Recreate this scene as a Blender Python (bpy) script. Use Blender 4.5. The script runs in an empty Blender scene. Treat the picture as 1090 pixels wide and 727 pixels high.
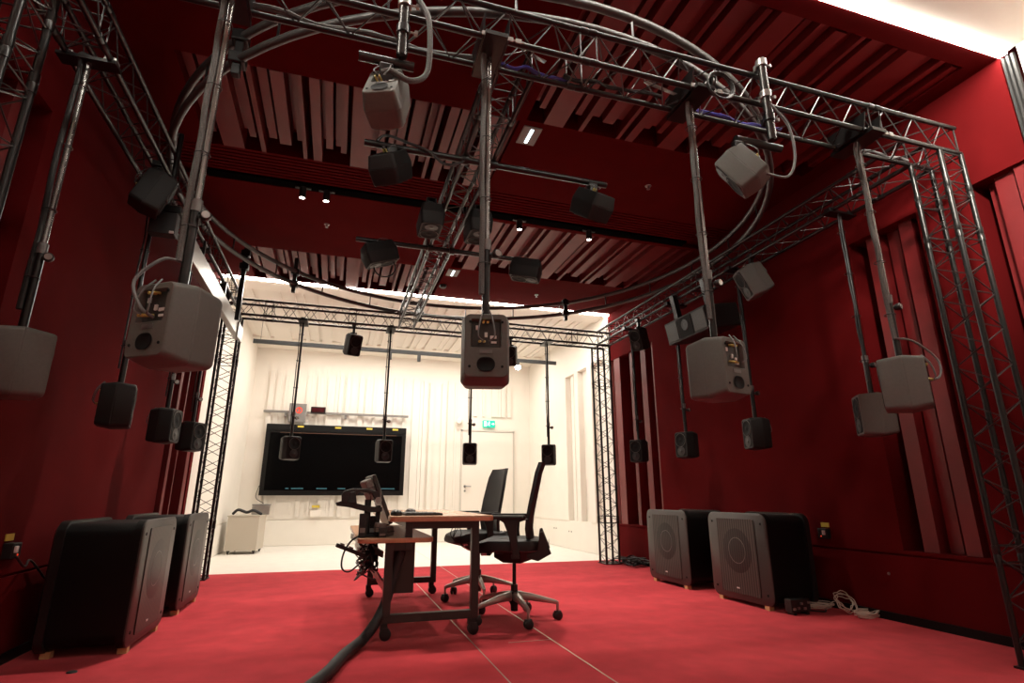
import bpy, math, random
from mathutils import Vector, Matrix, Euler
random.seed(7)
PI = math.pi
C = bpy.context.scene.collection
# ------------------------------------------------------------------ materials
M = {}
def mat(name, col, rough=.5, metal=0., emit=None, estr=0., noise=0., nscale=40., spec=None, bump=0., coat=0.):
    m = bpy.data.materials.new(name); m.use_nodes = True
    nt = m.node_tree; b = nt.nodes['Principled BSDF']
    b.inputs['Base Color'].default_value = (*col, 1)
    b.inputs['Roughness'].default_value = rough
    b.inputs['Metallic'].default_value = metal
    if spec is not None: b.inputs['Specular IOR Level'].default_value = spec
    if coat: b.inputs['Coat Weight'].default_value = coat
    if emit:
        b.inputs['Emission Color'].default_value = (*emit, 1)
        b.inputs['Emission Strength'].default_value = estr
    if noise or bump:
        tc = nt.nodes.new('ShaderNodeTexCoord'); n = nt.nodes.new('ShaderNodeTexNoise')
        n.inputs['Scale'].default_value = nscale; n.inputs['Detail'].default_value = 4
        nt.links.new(tc.outputs['Object'], n.inputs['Vector'])
        if noise:
            r = nt.nodes.new('ShaderNodeValToRGB')
            r.color_ramp.elements[0].position = .3; r.color_ramp.elements[1].position = .7
            r.color_ramp.elements[0].color = (*[c*(1-noise) for c in col], 1)
            r.color_ramp.elements[1].color = (*[min(1, c*(1+noise)) for c in col], 1)
            nt.links.new(n.outputs['Fac'], r.inputs['Fac']); nt.links.new(r.outputs['Color'], b.inputs['Base Color'])
        if bump:
            bp = nt.nodes.new('ShaderNodeBump'); bp.inputs['Strength'].default_value = bump; bp.inputs['Distance'].default_value = .01
            nt.links.new(n.outputs['Fac'], bp.inputs['Height']); nt.links.new(bp.outputs['Normal'], b.inputs['Normal'])
    M[name] = m; return m
mat('red_paint', (.088, .0034, .0042), .92, noise=.08, nscale=3, bump=.03, spec=.06)
mat('red_rib', (.14, .0065, .008), .48, noise=.1, nscale=5, spec=.6)
mat('white_paint', (.80, .76, .69), .6, noise=.02, nscale=3)
mat('white_rib', (.76, .72, .655), .6)
mat('white_floor', (.80, .765, .70), .45, noise=.03, nscale=6)
mat('door_white', (.78, .73, .66), .5)
mat('line_grey', (.58, .55, .50), .7)
mat('seam_metal', (.45, .33, .27), .4, .6)
mat('black_metal', (.010, .018, .018), .33, .75, noise=.2, nscale=60)
mat('truss_black', (.007, .007, .007), .30, 0, spec=.38, noise=.25, nscale=50)
mat('rod_metal', (.045, .043, .042), .28, .45)
mat('pole_grey', (.040, .039, .037), .25, .55, noise=.2, nscale=50)
mat('pole_bright', (.19, .185, .178), .25, .75, noise=.12, nscale=40)
mat('ring_grey', (.045, .044, .042), .38, .05, noise=.1, nscale=8)
mat('sleeve', (.075, .073, .069), .7, 0, noise=.35, nscale=220, bump=.3)
mat('sleeve_dark', (.015, .015, .016), .6, 0, noise=.4, nscale=220, bump=.3)
mat('clamp_metal', (.30, .295, .28), .3, .7)
mat('speaker_grey', (.100, .099, .090), .55, 0, spec=.2, noise=.05, nscale=90)
mat('speaker_dark', (.014, .0145, .0145), .45, 0, spec=.4)
mat('speaker_mid', (.015, .0155, .015), .5, 0, spec=.22)
mat('cone_black', (.005, .005, .005), .7, spec=.15)
mat('grey_trim', (.13, .128, .125), .35, .4)
mat('panel_dark', (.022, .021, .018), .5, noise=.4, nscale=60)
mat('yellow', (.62, .48, .06), .5)
mat('plug_yellow', (.50, .42, .12), .5)
mat('paper_white', (.6, .6, .58), .6)
mat('cable_black', (.01, .01, .01), .5)
mat('cable_blue', (.05, .045, .28), .45)
mat('cable_white', (.50, .43, .36), .5)
mat('cable_grey', (.10, .10, .10), .5)
mat('rubber', (.006, .006, .006), .5)
mat('aluminium', (.42, .40, .37), .32, .8, noise=.06, nscale=20)
mat('silver', (.30, .28, .25), .34, .6, noise=.04, nscale=5)
mat('sub_body', (.0025, .0025, .0025), .5, spec=.2)
mat('sub_front', (.044, .038, .035), .42, .1, noise=.05, nscale=80)
mat('matte_black', (.002, .002, .002), .9, spec=.02)
mat('sub_rim', (.010, .0095, .009), .35, spec=.5)
mat('wood_foot', (.52, .30, .14), .6)
mat('chair_black', (.005, .006, .0065), .6, noise=.2, nscale=150)
mat('chair_plastic', (.008, .008, .008), .35)
mat('chair_alu', (.40, .36, .33), .3, .7)
mat('pink_label', (.45, .14, .17), .6)
mat('frame_brown', (.024, .022, .019), .4, .1)
mat('screen_black', (.0008, .0008, .001), .25, spec=.08)
mat('tv_frame', (.004, .004, .004), .35, spec=.25)
mat('teal_glow', (.02, .08, .10), .4, emit=(.06, .26, .32), estr=.15)
mat('brown_line', (.06, .025, .012), .4)
mat('led', (1, 1, 1), .5, emit=(1, .93, .82), estr=85)
mat('led_far', (1, 1, 1), .5, emit=(1, .92, .80), estr=38)
mat('lamp_glow', (1, 1, 1), .5, emit=(1, .93, .84), estr=18)
mat('lamp_cool', (1, 1, 1), .5, emit=(.75, .95, 1), estr=5)
mat('bulb', (1, 1, 1), .5, emit=(1, .95, .85), estr=60)
mat('exit_green', (.0, .45, .30), .5, emit=(.0, .62, .42), estr=.55)
mat('exit_white', (.9, .9, .9), .5, emit=(.9, 1, .95), estr=.8)
mat('red_glow', (.5, .02, .01), .5, emit=(1, .06, .02), estr=.8)
mat('red_dark_lens', (.05, .004, .006), .15)
mat('cabinet_cream', (.47, .42, .35), .5)
mat('grey_device', (.20, .19, .18), .4, .3)
mat('tape_grey', (.17, .155, .135), .7, noise=.3, nscale=60)

# carpet: red pile with broad worn patches
def carpet():
    m = bpy.data.materials.new('red_carpet'); m.use_nodes = True; nt = m.node_tree; b = nt.nodes['Principled BSDF']
    b.inputs['Roughness'].default_value = .95; b.inputs['Specular IOR Level'].default_value = .1
    b.inputs['Sheen Weight'].default_value = .25; b.inputs['Sheen Tint'].default_value = (1, .35, .35, 1)
    tc = nt.nodes.new('ShaderNodeTexCoord')
    def nz(scale, det, st=None):
        n = nt.nodes.new('ShaderNodeTexNoise'); n.inputs['Scale'].default_value = scale; n.inputs['Detail'].default_value = det
        if st:
            mp = nt.nodes.new('ShaderNodeMapping'); mp.inputs['Scale'].default_value = st
            nt.links.new(tc.outputs['Object'], mp.inputs['Vector']); nt.links.new(mp.outputs['Vector'], n.inputs['Vector'])
        else: nt.links.new(tc.outputs['Object'], n.inputs['Vector'])
        return n
    n1 = nz(1.1, 6, (1, 1.5, 1)); n2 = nz(7, 6); n3 = nz(260, 2)
    r1 = nt.nodes.new('ShaderNodeValToRGB'); e = r1.color_ramp.elements
    e[0].position = .35; e[0].color = (.42, .032, .045, 1); e[1].position = .65; e[1].color = (.54, .046, .060, 1)
    nt.links.new(n1.outputs['Fac'], r1.inputs['Fac'])
    r2 = nt.nodes.new('ShaderNodeValToRGB'); e = r2.color_ramp.elements
    e[0].position = .3; e[0].color = (.80, .78, .78, 1); e[1].position = .7; e[1].color = (1.12, 1.12, 1.12, 1)
    nt.links.new(n2.outputs['Fac'], r2.inputs['Fac'])
    mx = nt.nodes.new('ShaderNodeMix'); mx.data_type = 'RGBA'; mx.blend_type = 'MULTIPLY'; mx.inputs[0].default_value = .8
    nt.links.new(r1.outputs['Color'], mx.inputs[6]); nt.links.new(r2.outputs['Color'], mx.inputs[7])
    nt.links.new(mx.outputs[2], b.inputs['Base Color'])
    bp = nt.nodes.new('ShaderNodeBump'); bp.inputs['Strength'].default_value = .35; bp.inputs['Distance'].default_value = .01
    nt.links.new(n3.outputs['Fac'], bp.inputs['Height']); nt.links.new(bp.outputs['Normal'], b.inputs['Normal'])
    M['red_carpet'] = m
carpet()
def wood():
    m = bpy.data.materials.new('beech'); m.use_nodes = True; nt = m.node_tree; b = nt.nodes['Principled BSDF']
    b.inputs['Roughness'].default_value = .22
    tc = nt.nodes.new('ShaderNodeTexCoord'); mp = nt.nodes.new('ShaderNodeMapping'); mp.inputs['Scale'].default_value = (30, 1.5, 30)
    n = nt.nodes.new('ShaderNodeTexNoise'); n.inputs['Scale'].default_value = 2; n.inputs['Detail'].default_value = 5
    r = nt.nodes.new('ShaderNodeValToRGB'); e = r.color_ramp.elements
    e[0].color = (.48, .26, .145, 1); e[1].color = (.62, .37, .23, 1)
    nt.links.new(tc.outputs['Object'], mp.inputs['Vector']); nt.links.new(mp.outputs['Vector'], n.inputs['Vector'])
    nt.links.new(n.outputs['Fac'], r.inputs['Fac']); nt.links.new(r.outputs['Color'], b.inputs['Base Color'])
    M['beech'] = m
wood()
def grille(nm, c0, c1):     # perforated steel with fine diagonal lines
    m = bpy.data.materials.new(nm); m.use_nodes = True; nt = m.node_tree; b = nt.nodes['Principled BSDF']
    b.inputs['Roughness'].default_value = .45; b.inputs['Metallic'].default_value = .4
    tc = nt.nodes.new('ShaderNodeTexCoord'); w = nt.nodes.new('ShaderNodeTexWave'); w.bands_direction = 'Y'
    w.inputs['Scale'].default_value = 11; w.inputs['Distortion'].default_value = .0
    r = nt.nodes.new('ShaderNodeValToRGB'); e = r.color_ramp.elements
    e[0].color = (*c0, 1); e[1].color = (*c1, 1)
    nt.links.new(tc.outputs['Object'], w.inputs['Vector']); nt.links.new(w.outputs['Fac'], r.inputs['Fac'])
    nt.links.new(r.outputs['Color'], b.inputs['Base Color']); M[nm] = m
grille('grille', (.012, .011, .010), (.070, .064, .058))
grille('grille_dark', (.004, .004, .004), (.030, .028, .026))

# ------------------------------------------------------------------ mesh helpers
class MB:
    def __init__(s): s.v = []; s.f = []; s.smooth = []
    def add(s, vs, fs, sm=False):
        o = len(s.v); s.v += [tuple(v) for v in vs]; s.f += [tuple(i+o for i in f) for f in fs]; s.smooth += [sm]*len(fs)
    def box(s, a, b, mtx=None):
        x0, y0, z0 = [min(a[i], b[i]) for i in range(3)]; x1, y1, z1 = [max(a[i], b[i]) for i in range(3)]
        vs = [Vector(p) for p in ((x0,y0,z0),(x1,y0,z0),(x1,y1,z0),(x0,y1,z0),(x0,y0,z1),(x1,y0,z1),(x1,y1,z1),(x0,y1,z1))]
        if mtx: vs = [mtx @ v for v in vs]
        s.add(vs, [(0,3,2,1),(4,5,6,7),(0,1,5,4),(1,2,6,5),(2,3,7,6),(3,0,4,7)]); return s
    def bar(s, p, q, w, h, up=(0, 0, 1)):      # rectangular bar from p to q
        p = Vector(p); q = Vector(q); d = (q-p).normalized(); u = Vector(up)
        if abs(d.dot(u)) > .99: u = Vector((0, 1, 0))
        sd = d.cross(u).normalized(); u = sd.cross(d)
        vs = []
        for e in (p, q):
            for a, b in ((-1,-1),(1,-1),(1,1),(-1,1)): vs.append(e + sd*a*w/2 + u*b*h/2)
        s.add(vs, [(0,1,2,3),(7,6,5,4),(0,4,5,1),(1,5,6,2),(2,6,7,3),(3,7,4,0)]); return s
    def tube(s, pts, r, n=8, caps=True, closed=False):
        pts = [Vector(p) for p in pts]; N = len(pts); rs = r if isinstance(r, (list, tuple)) else [r]*N
        vs = []; prev = None
        for i, p in enumerate(pts):
            if closed: d = pts[(i+1) % N] - pts[i-1]
            else: d = pts[min(i+1, N-1)] - pts[max(i-1, 0)]
            d.normalize()
            if prev is None:
                u = Vector((0, 0, 1)) if abs(d.z) < .9 else Vector((1, 0, 0))
                a = d.cross(u).normalized()
            else: a = (prev - d*prev.dot(d)).normalized()
            prev = a; b = d.cross(a)
            for k in range(n):
                t = 2*PI*k/n; vs.append(p + (a*math.cos(t) + b*math.sin(t))*rs[i])
        fs = []
        for i in range(N if closed else N-1):
            j = (i+1) % N
            for k in range(n): fs.append((i*n+k, i*n+(k+1) % n, j*n+(k+1) % n, j*n+k))
        s.add(vs, fs, True)
        if caps and not closed:
            o = len(s.v)-N*n
            s.f.append(tuple(o+k for k in range(n))[::-1]); s.f.append(tuple(o+(N-1)*n+k for k in range(n))); s.smooth += [False, False]
        return s
    def lathe(s, prof, origin, axis, n=24):   # prof: (radius, along)
        ax = Vector(axis).normalized(); u = Vector((0, 0, 1)) if abs(ax.z) < .9 else Vector((1, 0, 0))
        a = ax.cross(u).normalized(); b = ax.cross(a); o = Vector(origin); vs = []
        for r, h in prof:
            for k in range(n):
                t = 2*PI*k/n; vs.append(o + ax*h + (a*math.cos(t)+b*math.sin(t))*r)
        fs = []
        for i in range(len(prof)-1):
            for k in range(n): fs.append((i*n+k, i*n+(k+1) % n, (i+1)*n+(k+1) % n, (i+1)*n+k))
        s.add(vs, fs, True); return s
    def prism(s, poly, ax, a0, a1):           # polygon extruded along axis index ax; poly given in the two other axes in order
        vs = []
        for a in (a0, a1):
            for p in poly:
                q = list(p); q.insert(ax, a); vs.append(q)
        n = len(poly); fs = [tuple(range(n)), tuple(range(2*n-1, n-1, -1))]
        for k in range(n): fs.append((k, k+n, (k+1) % n+n, (k+1) % n))
        s.add(vs, fs); return s
    def loft(s, rings, cap0=True, cap1=True, sm=True):
        n = len(rings[0]); vs = [p for r in rings for p in r]; fs = []
        for i in range(len(rings)-1):
            for k in range(n): fs.append((i*n+k, i*n+(k+1) % n, (i+1)*n+(k+1) % n, (i+1)*n+k))
        s.add(vs, fs, sm); o = len(s.v)-len(vs)
        if cap0: s.f.append(tuple(o+k for k in range(n))[::-1]); s.smooth.append(False)
        if cap1: s.f.append(tuple(o+(len(rings)-1)*n+k for k in range(n))); s.smooth.append(False)
        return s
    def build(s, name, m, parent=None, bevel=0, segs=2, recalc=True):
        me = bpy.data.meshes.new(name); me.from_pydata(s.v, [], s.f); me.update()
        if recalc:
            import bmesh
            bm = bmesh.new(); bm.from_mesh(me); bmesh.ops.recalc_face_normals(bm, faces=bm.faces); bm.to_mesh(me); bm.free()
        me.polygons.foreach_set('use_smooth', s.smooth)
        o = bpy.data.objects.new(name, me); C.objects.link(o)
        me.materials.append(M[m] if isinstance(m, str) else m)
        if bevel:
            b = o.modifiers.new('bevel', 'BEVEL'); b.width = bevel; b.segments = segs; b.limit_method = 'ANGLE'; b.angle_limit = .6
        elif any(s.smooth):
            try: me.set_sharp_from_angle(angle=.7)
            except Exception: pass
        if parent: o.parent = parent
        return o
def thing(name, label, cat, loc=(0, 0, 0), rot=None, group=None):
    o = bpy.data.objects.new(name, None); C.objects.link(o); o.empty_display_size = .05
    o.location = loc
    if rot is not None:
        if hasattr(rot, 'to_euler'): o.rotation_euler = rot.to_euler()
        else: o.rotation_euler = rot
    o['label'] = label; o['category'] = cat
    if group: o['group'] = group
    return o
def tag(o, label, cat, group=None, kind=None):
    o['label'] = label; o['category'] = cat
    if group: o['group'] = group
    if kind: o['kind'] = kind
    return o
def struct(o, label=None):
    o['kind'] = 'structure'
    if label: o['label'] = label
    return o
def dup(root, loc, rot=None, label=None, group=None):
    r = root.copy(); C.objects.link(r); r.location = loc
    if rot is not None: r.rotation_euler = rot.to_euler() if hasattr(rot, 'to_euler') else rot
    if label: r['label'] = label
    if group: r['group'] = group
    for ch in list(root.children):
        c = ch.copy(); C.objects.link(c); c.parent = r
        for g in list(ch.children):
            d = g.copy(); C.objects.link(d); d.parent = c
    return r
def rrect(w, h, r, n=7):      # rounded rectangle outline, list of (x, z)
    pts = []
    for cx, cz, a0 in ((w/2-r, h/2-r, 0), (-w/2+r, h/2-r, 90), (-w/2+r, -h/2+r, 180), (w/2-r, -h/2+r, 270)):
        for k in range(n):
            a = math.radians(a0+90*k/(n-1)); pts.append((cx+r*math.cos(a), cz+r*math.sin(a)))
    return pts
def curve(pts, n=6):          # Catmull-Rom smoothing
    P = [Vector(p) for p in pts]; P = [P[0]*2-P[1]] + P + [P[-1]*2-P[-2]]; out = []
    for i in range(1, len(P)-2):
        for k in range(n):
            t = k/n; a, b, c, d = P[i-1], P[i], P[i+1], P[i+2]
            out.append(.5*((2*b)+(c-a)*t+(2*a-5*b+4*c-d)*t*t+(3*b-a-3*c+d)*t**3))
    out.append(P[-2]); return out

# ------------------------------------------------------------------ the room
XL, XR, YN, YF, ZC = -1.64, 3.96, 1.90, 7.55, 3.653
YB = 11.4
MB().box((XL-.3, -3.6, -.1), (XR+.3, YF, 0)).build('floor', 'red_carpet')
struct(bpy.data.objects['floor'], 'red carpet of the red room')
o = MB().box((XL-.3, YF, -.1), (XR+.3, YB+.3, -.004)).build('floor', 'white_floor'); struct(o, 'pale floor of the white room beyond')
# seam strips in the carpet
m = MB()
m.box((.885, 2.2, 0), (.892, YF, .0015)); m.box((1.378, 2.2, 0), (1.386, YF, .0015)); m.box((1.10, 3.596, 0), (1.378, 3.602, .0015))
struct(m.build('trim_1', 'seam_metal'), 'thin seams in the carpet')
m = MB().box((.886, YF, -.004), (.893, YB, -.0025)).box((1.379, YF, -.004), (1.387, YB, -.0025))
struct(m.build('trim_2', 'line_grey'), 'thin seams in the pale floor')
random.seed(3)
def side_wall(name, sx, x, ribs_far, ribs_near):
    # sx = +1: wall stands at x and its body goes towards +x
    B = MB(); t = .30*sx
    B.box((x, YN, 2.90), (x+t, YF, ZC+.15)); B.box((x-.008*sx, YN, 0), (x+t, YF, .452)); B.box((x+.012*sx, YN, .452), (x+t, YF, .468))
    B.box((x, YN, .468), (x+t, YF, .49))
    B.box((x, 3.20, .49), (x+t, 6.31, 2.90)); B.box((x, 2.25, .49), (x+t, 2.62, 2.90))
    B.box((x+.22*sx, YN, .49), (x+t, YF, 2.90)); B.box((x, 7.44, .49), (x+.22*sx, YF, 2.90)) if sx < 0 else None
    w = B.build(name, 'red_paint'); struct(w)
    R = MB()
    for y0, y1, d in ribs_far+ribs_near: R.box((x+d*sx, y0, .49), (x+.22*sx, y1, 2.90))
    r = R.build('wall_ribs', 'red_rib', w)
    return w
far = [(7.26, 7.44, .01), (6.91, 6.99, .03), (6.52, 6.65, .01), (6.33, 6.37, .02), (7.05, 7.10, .15), (6.74, 6.80, .16)]
near = [(2.98, 3.09, .06), (2.86, 2.95, .12), (2.70, 2.80, .05), (2.10, 2.20, .12), (2.02, 2.13, .06), (1.90, 2.00, .03)]
wr = side_wall('wall_right', 1, XR, far, near); wr['label'] = 'dark red right wall with ribbed recesses'
wl = side_wall('wall_left', -1, XL, [(y0+.02, y1-.02, d) for y0, y1, d in far], near); wl['label'] = 'dark red left wall with ribbed recesses'
for n_, x, s in (('baseboard_right', XR, -1), ('baseboard_left', XL, 1)):
    struct(MB().box((x-.008*-s, YN, 0), (x+.020*s, YF, .055)).build(n_, 'sub_body'))

# ceiling of the red room: two columns by four rows, ribbed fields alternating with smooth boards
XM = 1.16
rows = [(2.03, 3.42), (3.44, 4.46), (5.06, 6.38), (6.46, 7.46)]
B = MB()
def cslab(x0, y0, x1, y1, z=ZC): B.box((x0, y0, z), (x1, y1, ZC+.35))
cslab(XL, YN, XR, 2.03); cslab(XL, 3.42, XR, 3.44); cslab(XL, 6.38, XR, 6.46); cslab(XL, 7.46, XR, YF-.068)
for r_ in range(4): cslab(XM-.02, rows[r_][0], XM+.02, rows[r_][1])
for r_ in (0, 2): cslab(XR-.14, rows[r_][0], XR, rows[r_][1])
for r_ in (1, 3): cslab(XL, rows[r_][0], XL+.42, rows[r_][1])
ribbed = [(XM+.02, XR-.14, *rows[0]), (XL+.42, XM-.02, *rows[1]), (XM+.02, XR-.14, *rows[2]), (XL+.42, XM-.02, *rows[3])]
smooth = [(XL, XM-.02, *rows[0]), (XM+.02, XR, *rows[1]), (XL, XM-.02, *rows[2]), (XM+.02, XR, *rows[3])]
for a in smooth: cslab(a[0], a[2], a[1], a[3])
for a in ribbed: B.box((a[0], a[2], ZC+.24), (a[1], a[3], ZC+.35))
for k in range(8):    # fine grooved band before the lighting track
    y = 4.46+k*.05; cslab(XL, y, XR, y+.034)
    B.box((XL, y+.034, ZC+.04), (XR, y+.05, ZC+.35))
cslab(XL, 5.00, XR, 5.06); B.box((XL, 4.86, ZC+.05), (XR, 5.0, ZC+.35))
ceil = struct(B.build('ceiling', 'red_paint'), 'dark red acoustic ceiling')
random.seed(11)
pat = [(.07,.0),(.03,.14),(.055,.05),(.02,.22),(.045,.09),(.045,.03),(.035,.20),(.16,.0),(.05,.11),(.05,.04),(.03,.22),(.035,.0),(.03,.15),(.06,.06),(.025,.22),(.09,.02),(.04,.18),(.05,.08),(.03,.0),(.05,.21)]
for a in ribbed:
    R = MB(); x = a[0]; i = random.randint(0, 5)
    while x < a[1]-.02:
        w, d = pat[i % len(pat)]; w *= 1.0; x1 = min(x+w, a[1])
        if d < .2:
            y1 = a[3] - (0 if d < .02 else .13+.0*d)
            y0 = a[2] + (0 if d < .02 else .03)
            R.box((x, y0, ZC+d), (x1, y1, ZC+.24))
        x = x1; i += 1
    R.build('ceiling_ribs', 'red_rib', ceil)
struct(MB().box((-1.3, 4.865, ZC-.012), (3.6, 4.97, ZC+.03)).build('trim_3', 'matte_black'), 'black lighting track set into the red ceiling')

# near zone (where the photographer stands) and the white room beyond
def white_zone(y0, y1, nm, near_side):
    B = MB(); B.box((XL, y0, ZC+.05), (XR, y1, ZC+.10))
    if near_side: B.box((XL, y1-.42, ZC+.01), (XR, y1+.03, ZC+.05)); B.box((XL, y0, ZC+.01), (XR, y0+1.0, ZC+.05))
    else: B.box((XL, y0-.07, ZC+.01), (XR, y0+.35, ZC+.05)); B.box((XL, 10.6, ZC+.01), (XR, y1, ZC+.05))
    c = struct(B.build('ceiling', 'white_paint'), nm); R = MB(); x = XL+.1; i = 3
    ya, yb = (y0+1.0, y1-.42) if near_side else (y0+.35, 10.6)
    while x < XR-.1:
        w, d = pat[i % len(pat)]; w *= 1.9; d *= .15
        R.box((x, ya, ZC+.01+d), (min(x+w, XR), yb, ZC+.05)); x += w; i += 1
    R.build('ceiling_ribs', 'white_rib', c)
white_zone(-3.4, YN-.08, 'white ribbed ceiling in front of the red room', True)
white_zone(YF+.08, YB, 'white ribbed ceiling of the room beyond', False)
o = MB().box((XR, -3.4, 0), (XR+.3, YN-.10, ZC+.3)).build('wall_right', 'white_paint'); struct(o, 'white right wall in front of the red room')
o = MB().box((XL, -3.4, 0), (XL-.3, YN-.10, ZC+.3)).build('wall_left', 'white_paint'); struct(o, 'white left wall in front of the red room')
o = MB().box((XL-.3, -3.6, 0), (XR+.3, -3.4, ZC+.3)).build('wall_front', 'white_paint'); struct(o)
# far white room walls
B = MB(); B.box((XR, YF, 0), (XR+.3, YB+.1, .44)); B.box((XR, YF, 3.0), (XR+.3, YB+.1, ZC+.3)); B.box((XR+.10, YF, .46), (XR+.3, YB+.1, 3.0)); B.box((XR+.012, YF, .44), (XR+.3, YB+.1, .46))
B.box((XR, 9.35, .46), (XR+.1, YB+.1, 3.0)); B.box((XR, 8.25, .46), (XR+.1, 8.42, 3.0)); B.box((XR, 8.8, .46), (XR+.1, 8.95, 3.0)); B.box((XR, YF, .46), (XR+.1, 7.75, 3.0)); B.box((XR+.05, 9.1, .46), (XR+.1, 9.2, 3.0))
struct(B.build('wall_right', 'white_paint'), 'white right wall of the room beyond')
B = MB(); B.box((XL-.3, YF, 0), (XL, YB+.1, .44)); B.box((XL-.3, YF, .46), (XL, YB+.1, ZC+.3)); B.box((XL-.3, YF, .44), (XL-.012, YB+.1, .46))
struct(B.build('wall_left', 'white_paint'), 'white left wall of the room beyond')
B = MB(); B.box((XL-.3, YB, .46), (XR+.3, YB+.3, ZC+.3)); B.box((XL-.3, YB-.012, 0), (XR+.3, YB+.3, .44)); B.box((XL-.3, YB+.012, .44), (XR+.3, YB+.3, .46))
bw = struct(B.build('wall_back', 'white_paint'), 'white back wall with tall acoustic ribs')
for x in (.68, 1.98): MB().box((x, YB-.0135, .01), (x+.006, YB-.011, .44)).build('panel_joint', 'line_grey', bw)
R = MB(); x = -1.40; i = 1; random.seed(5)
while x < 2.40:
    w, d = pat[i % len(pat)]; w = w*1.6; d = .008+.05*((d*37) % 1)
    if d > .02: R.box((x, YB-d, .50), (x+w, YB, 3.16+.03*(i % 3)))
    x += w+.004; i += 1
while x < 3.55:
    w, d = pat[i % len(pat)]; w = w*1.6; d = .008+.05*((d*37) % 1)
    if d > .02: R.box((x, YB-d, 2.50), (x+w, YB, 3.16+.03*(i % 3)))
    x += w+.004; i += 1
R.build('wall_ribs', 'white_rib', bw)
# door
d = thing('door_1', 'white door', 'door', (2.47, YB, 0)); del d['category']; d['kind'] = 'structure'
MB().box((.0, -.03, .02), (1.10, .0, 2.17)).build('door_leaf', 'door_white', d, .004)
MB().box((-.03, -.035, .0), (-.004, 0, 2.21)).box((1.104, -.035, 0), (1.13, 0, 2.21)).box((-.03, -.035, 2.18), (1.13, 0, 2.21)).build('door_frame', 'line_grey', d)
h = MB().tube([(.07, -.03, 1.06), (.07, -.075, 1.06), (.19, -.075, 1.06)], .011, 8).build('door_handle', 'clamp_metal', d)
MB().lathe([(0, .008), (.026, .008), (.026, 0)], (.07, -.03, 1.06), (0, -1, 0), 16).build('handle_rose', 'clamp_metal', h)
MB().lathe([(0, .008), (.02, .008), (.02, 0)], (.07, -.03, .97), (0, -1, 0), 16).build('door_lock', 'clamp_metal', d)

# light coves
def strip(name, y, mtl, lab):
    t = thing(name, lab, 'light strip', (XM, y, ZC))
    MB().box((XL-XM, -.024, -.003 if y < 3 else -.012), (XR-XM, .024, .012)).build('light_diffuser', mtl, t)
    MB().box((XL-XM, -.045, .012), (XR-XM, .045, .045)).build('strip_profile', 'aluminium', t)
    return t
strip('light_strip', YN-.025, 'led', 'glowing white light strip along the near edge of the red ceiling')
strip('light_strip', YF-.020, 'led_far', 'glowing white light strip where the red ceiling meets the room beyond')
# black brush edge on the right wall
m = MB()
for k in range(3): m.tube([(XR-.006, YN-.075+k*.026, .0), (XR-.006, YN-.075+k*.026, ZC-.03)], .013, 6)
struct(m.build('trim_4', 'cable_black'), 'black seal between red and white wall')

# ------------------------------------------------------------------ trusses
S = .095; CR = .0155
def truss(name, lab, cat, p, q, side, up, joints=(), pitch=.25, group=None, pads=False):
    p = Vector(p); q = Vector(q); L = (q-p).length; d = (q-p).normalized(); sd = Vector(side); u = Vector(up)
    t = thing(name, lab, cat, p, group=group)
    cs = [(-1, -1), (1, -1), (1, 1), (-1, 1)]
    for a, b in cs:
        o = sd*a*S+u*b*S; c = MB().tube([o, o+d*L], CR, 10).build('chord', 'truss_black', t)
        for j in joints:
            k = MB().lathe([(CR, -.045), (CR+.0035, -.045), (CR+.0035, -.006), (CR+.001, 0), (CR+.0035, .006), (CR+.0035, .045), (CR, .045)], o+d*j, d, 10)
            k.build('coupler', 'truss_black', c)
    n = max(2, round(L/pitch)); st = L/n
    for i, (c0, c1) in enumerate(((cs[0], cs[1]), (cs[1], cs[2]), (cs[2], cs[3]), (cs[3], cs[0]))):
        pts = []
        for k in range(2*n+1):
            c = c0 if (k+i) % 2 == 0 else c1
            pts.append(sd*c[0]*S+u*c[1]*S+d*min(L-.01, max(.01, k*st/2)))
        m = MB()
        for k in range(len(pts)-1): m.tube([pts[k], pts[k+1]], .0039, 5, False)
        for j in joints:
            for e in (-.045, .045):
                m.tube([sd*c0[0]*S+u*c0[1]*S+d*(j+e), sd*c1[0]*S+u*c1[1]*S+d*(j+e)], .0045, 5, False)
        for e in (.012, L-.012):
            m.tube([sd*c0[0]*S+u*c0[1]*S+d*e, sd*c1[0]*S+u*c1[1]*S+d*e], .0055, 5, False)
        m.build('lacing', 'rod_metal', t)
    return t
ZT = 3.10
XA, XB_, YA, YBk = -1.355, 3.605, 2.195, 7.145
X, Y_, Z_ = (1, 0, 0), (0, 1, 0), (0, 0, 1)
truss('truss_beam', 'black truss beam across the front at the top, nearest the camera', 'truss', (XA-S, YA, ZT), (XB_+S, YA, ZT), Y_, Z_, (.55, 2.52, 4.45), group=None)
truss('truss_beam', 'black truss beam across the back, seen against the white room', 'truss', (XA-S, YBk, ZT), (XB_+S, YBk, ZT), Y_, Z_, (.5, 1.5, 3.5, 4.6))
truss('truss_beam', 'black truss beam running along the left wall', 'truss', (XA, YA+S, ZT), (XA, YBk-S, ZT), X, Z_, (.4, 2.4, 4.4))
truss('truss_beam', 'black truss beam running along the right wall', 'truss', (XB_, YA+S, ZT), (XB_, YBk-S, ZT), X, Z_, (.4, 2.4, 4.4))
truss('truss_beam', 'black truss beam through the middle, running away from the camera', 'truss', (.735, YA+S, ZT), (.735, YBk-S, ZT), X, Z_, (.4, 2.4, 4.4))
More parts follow.
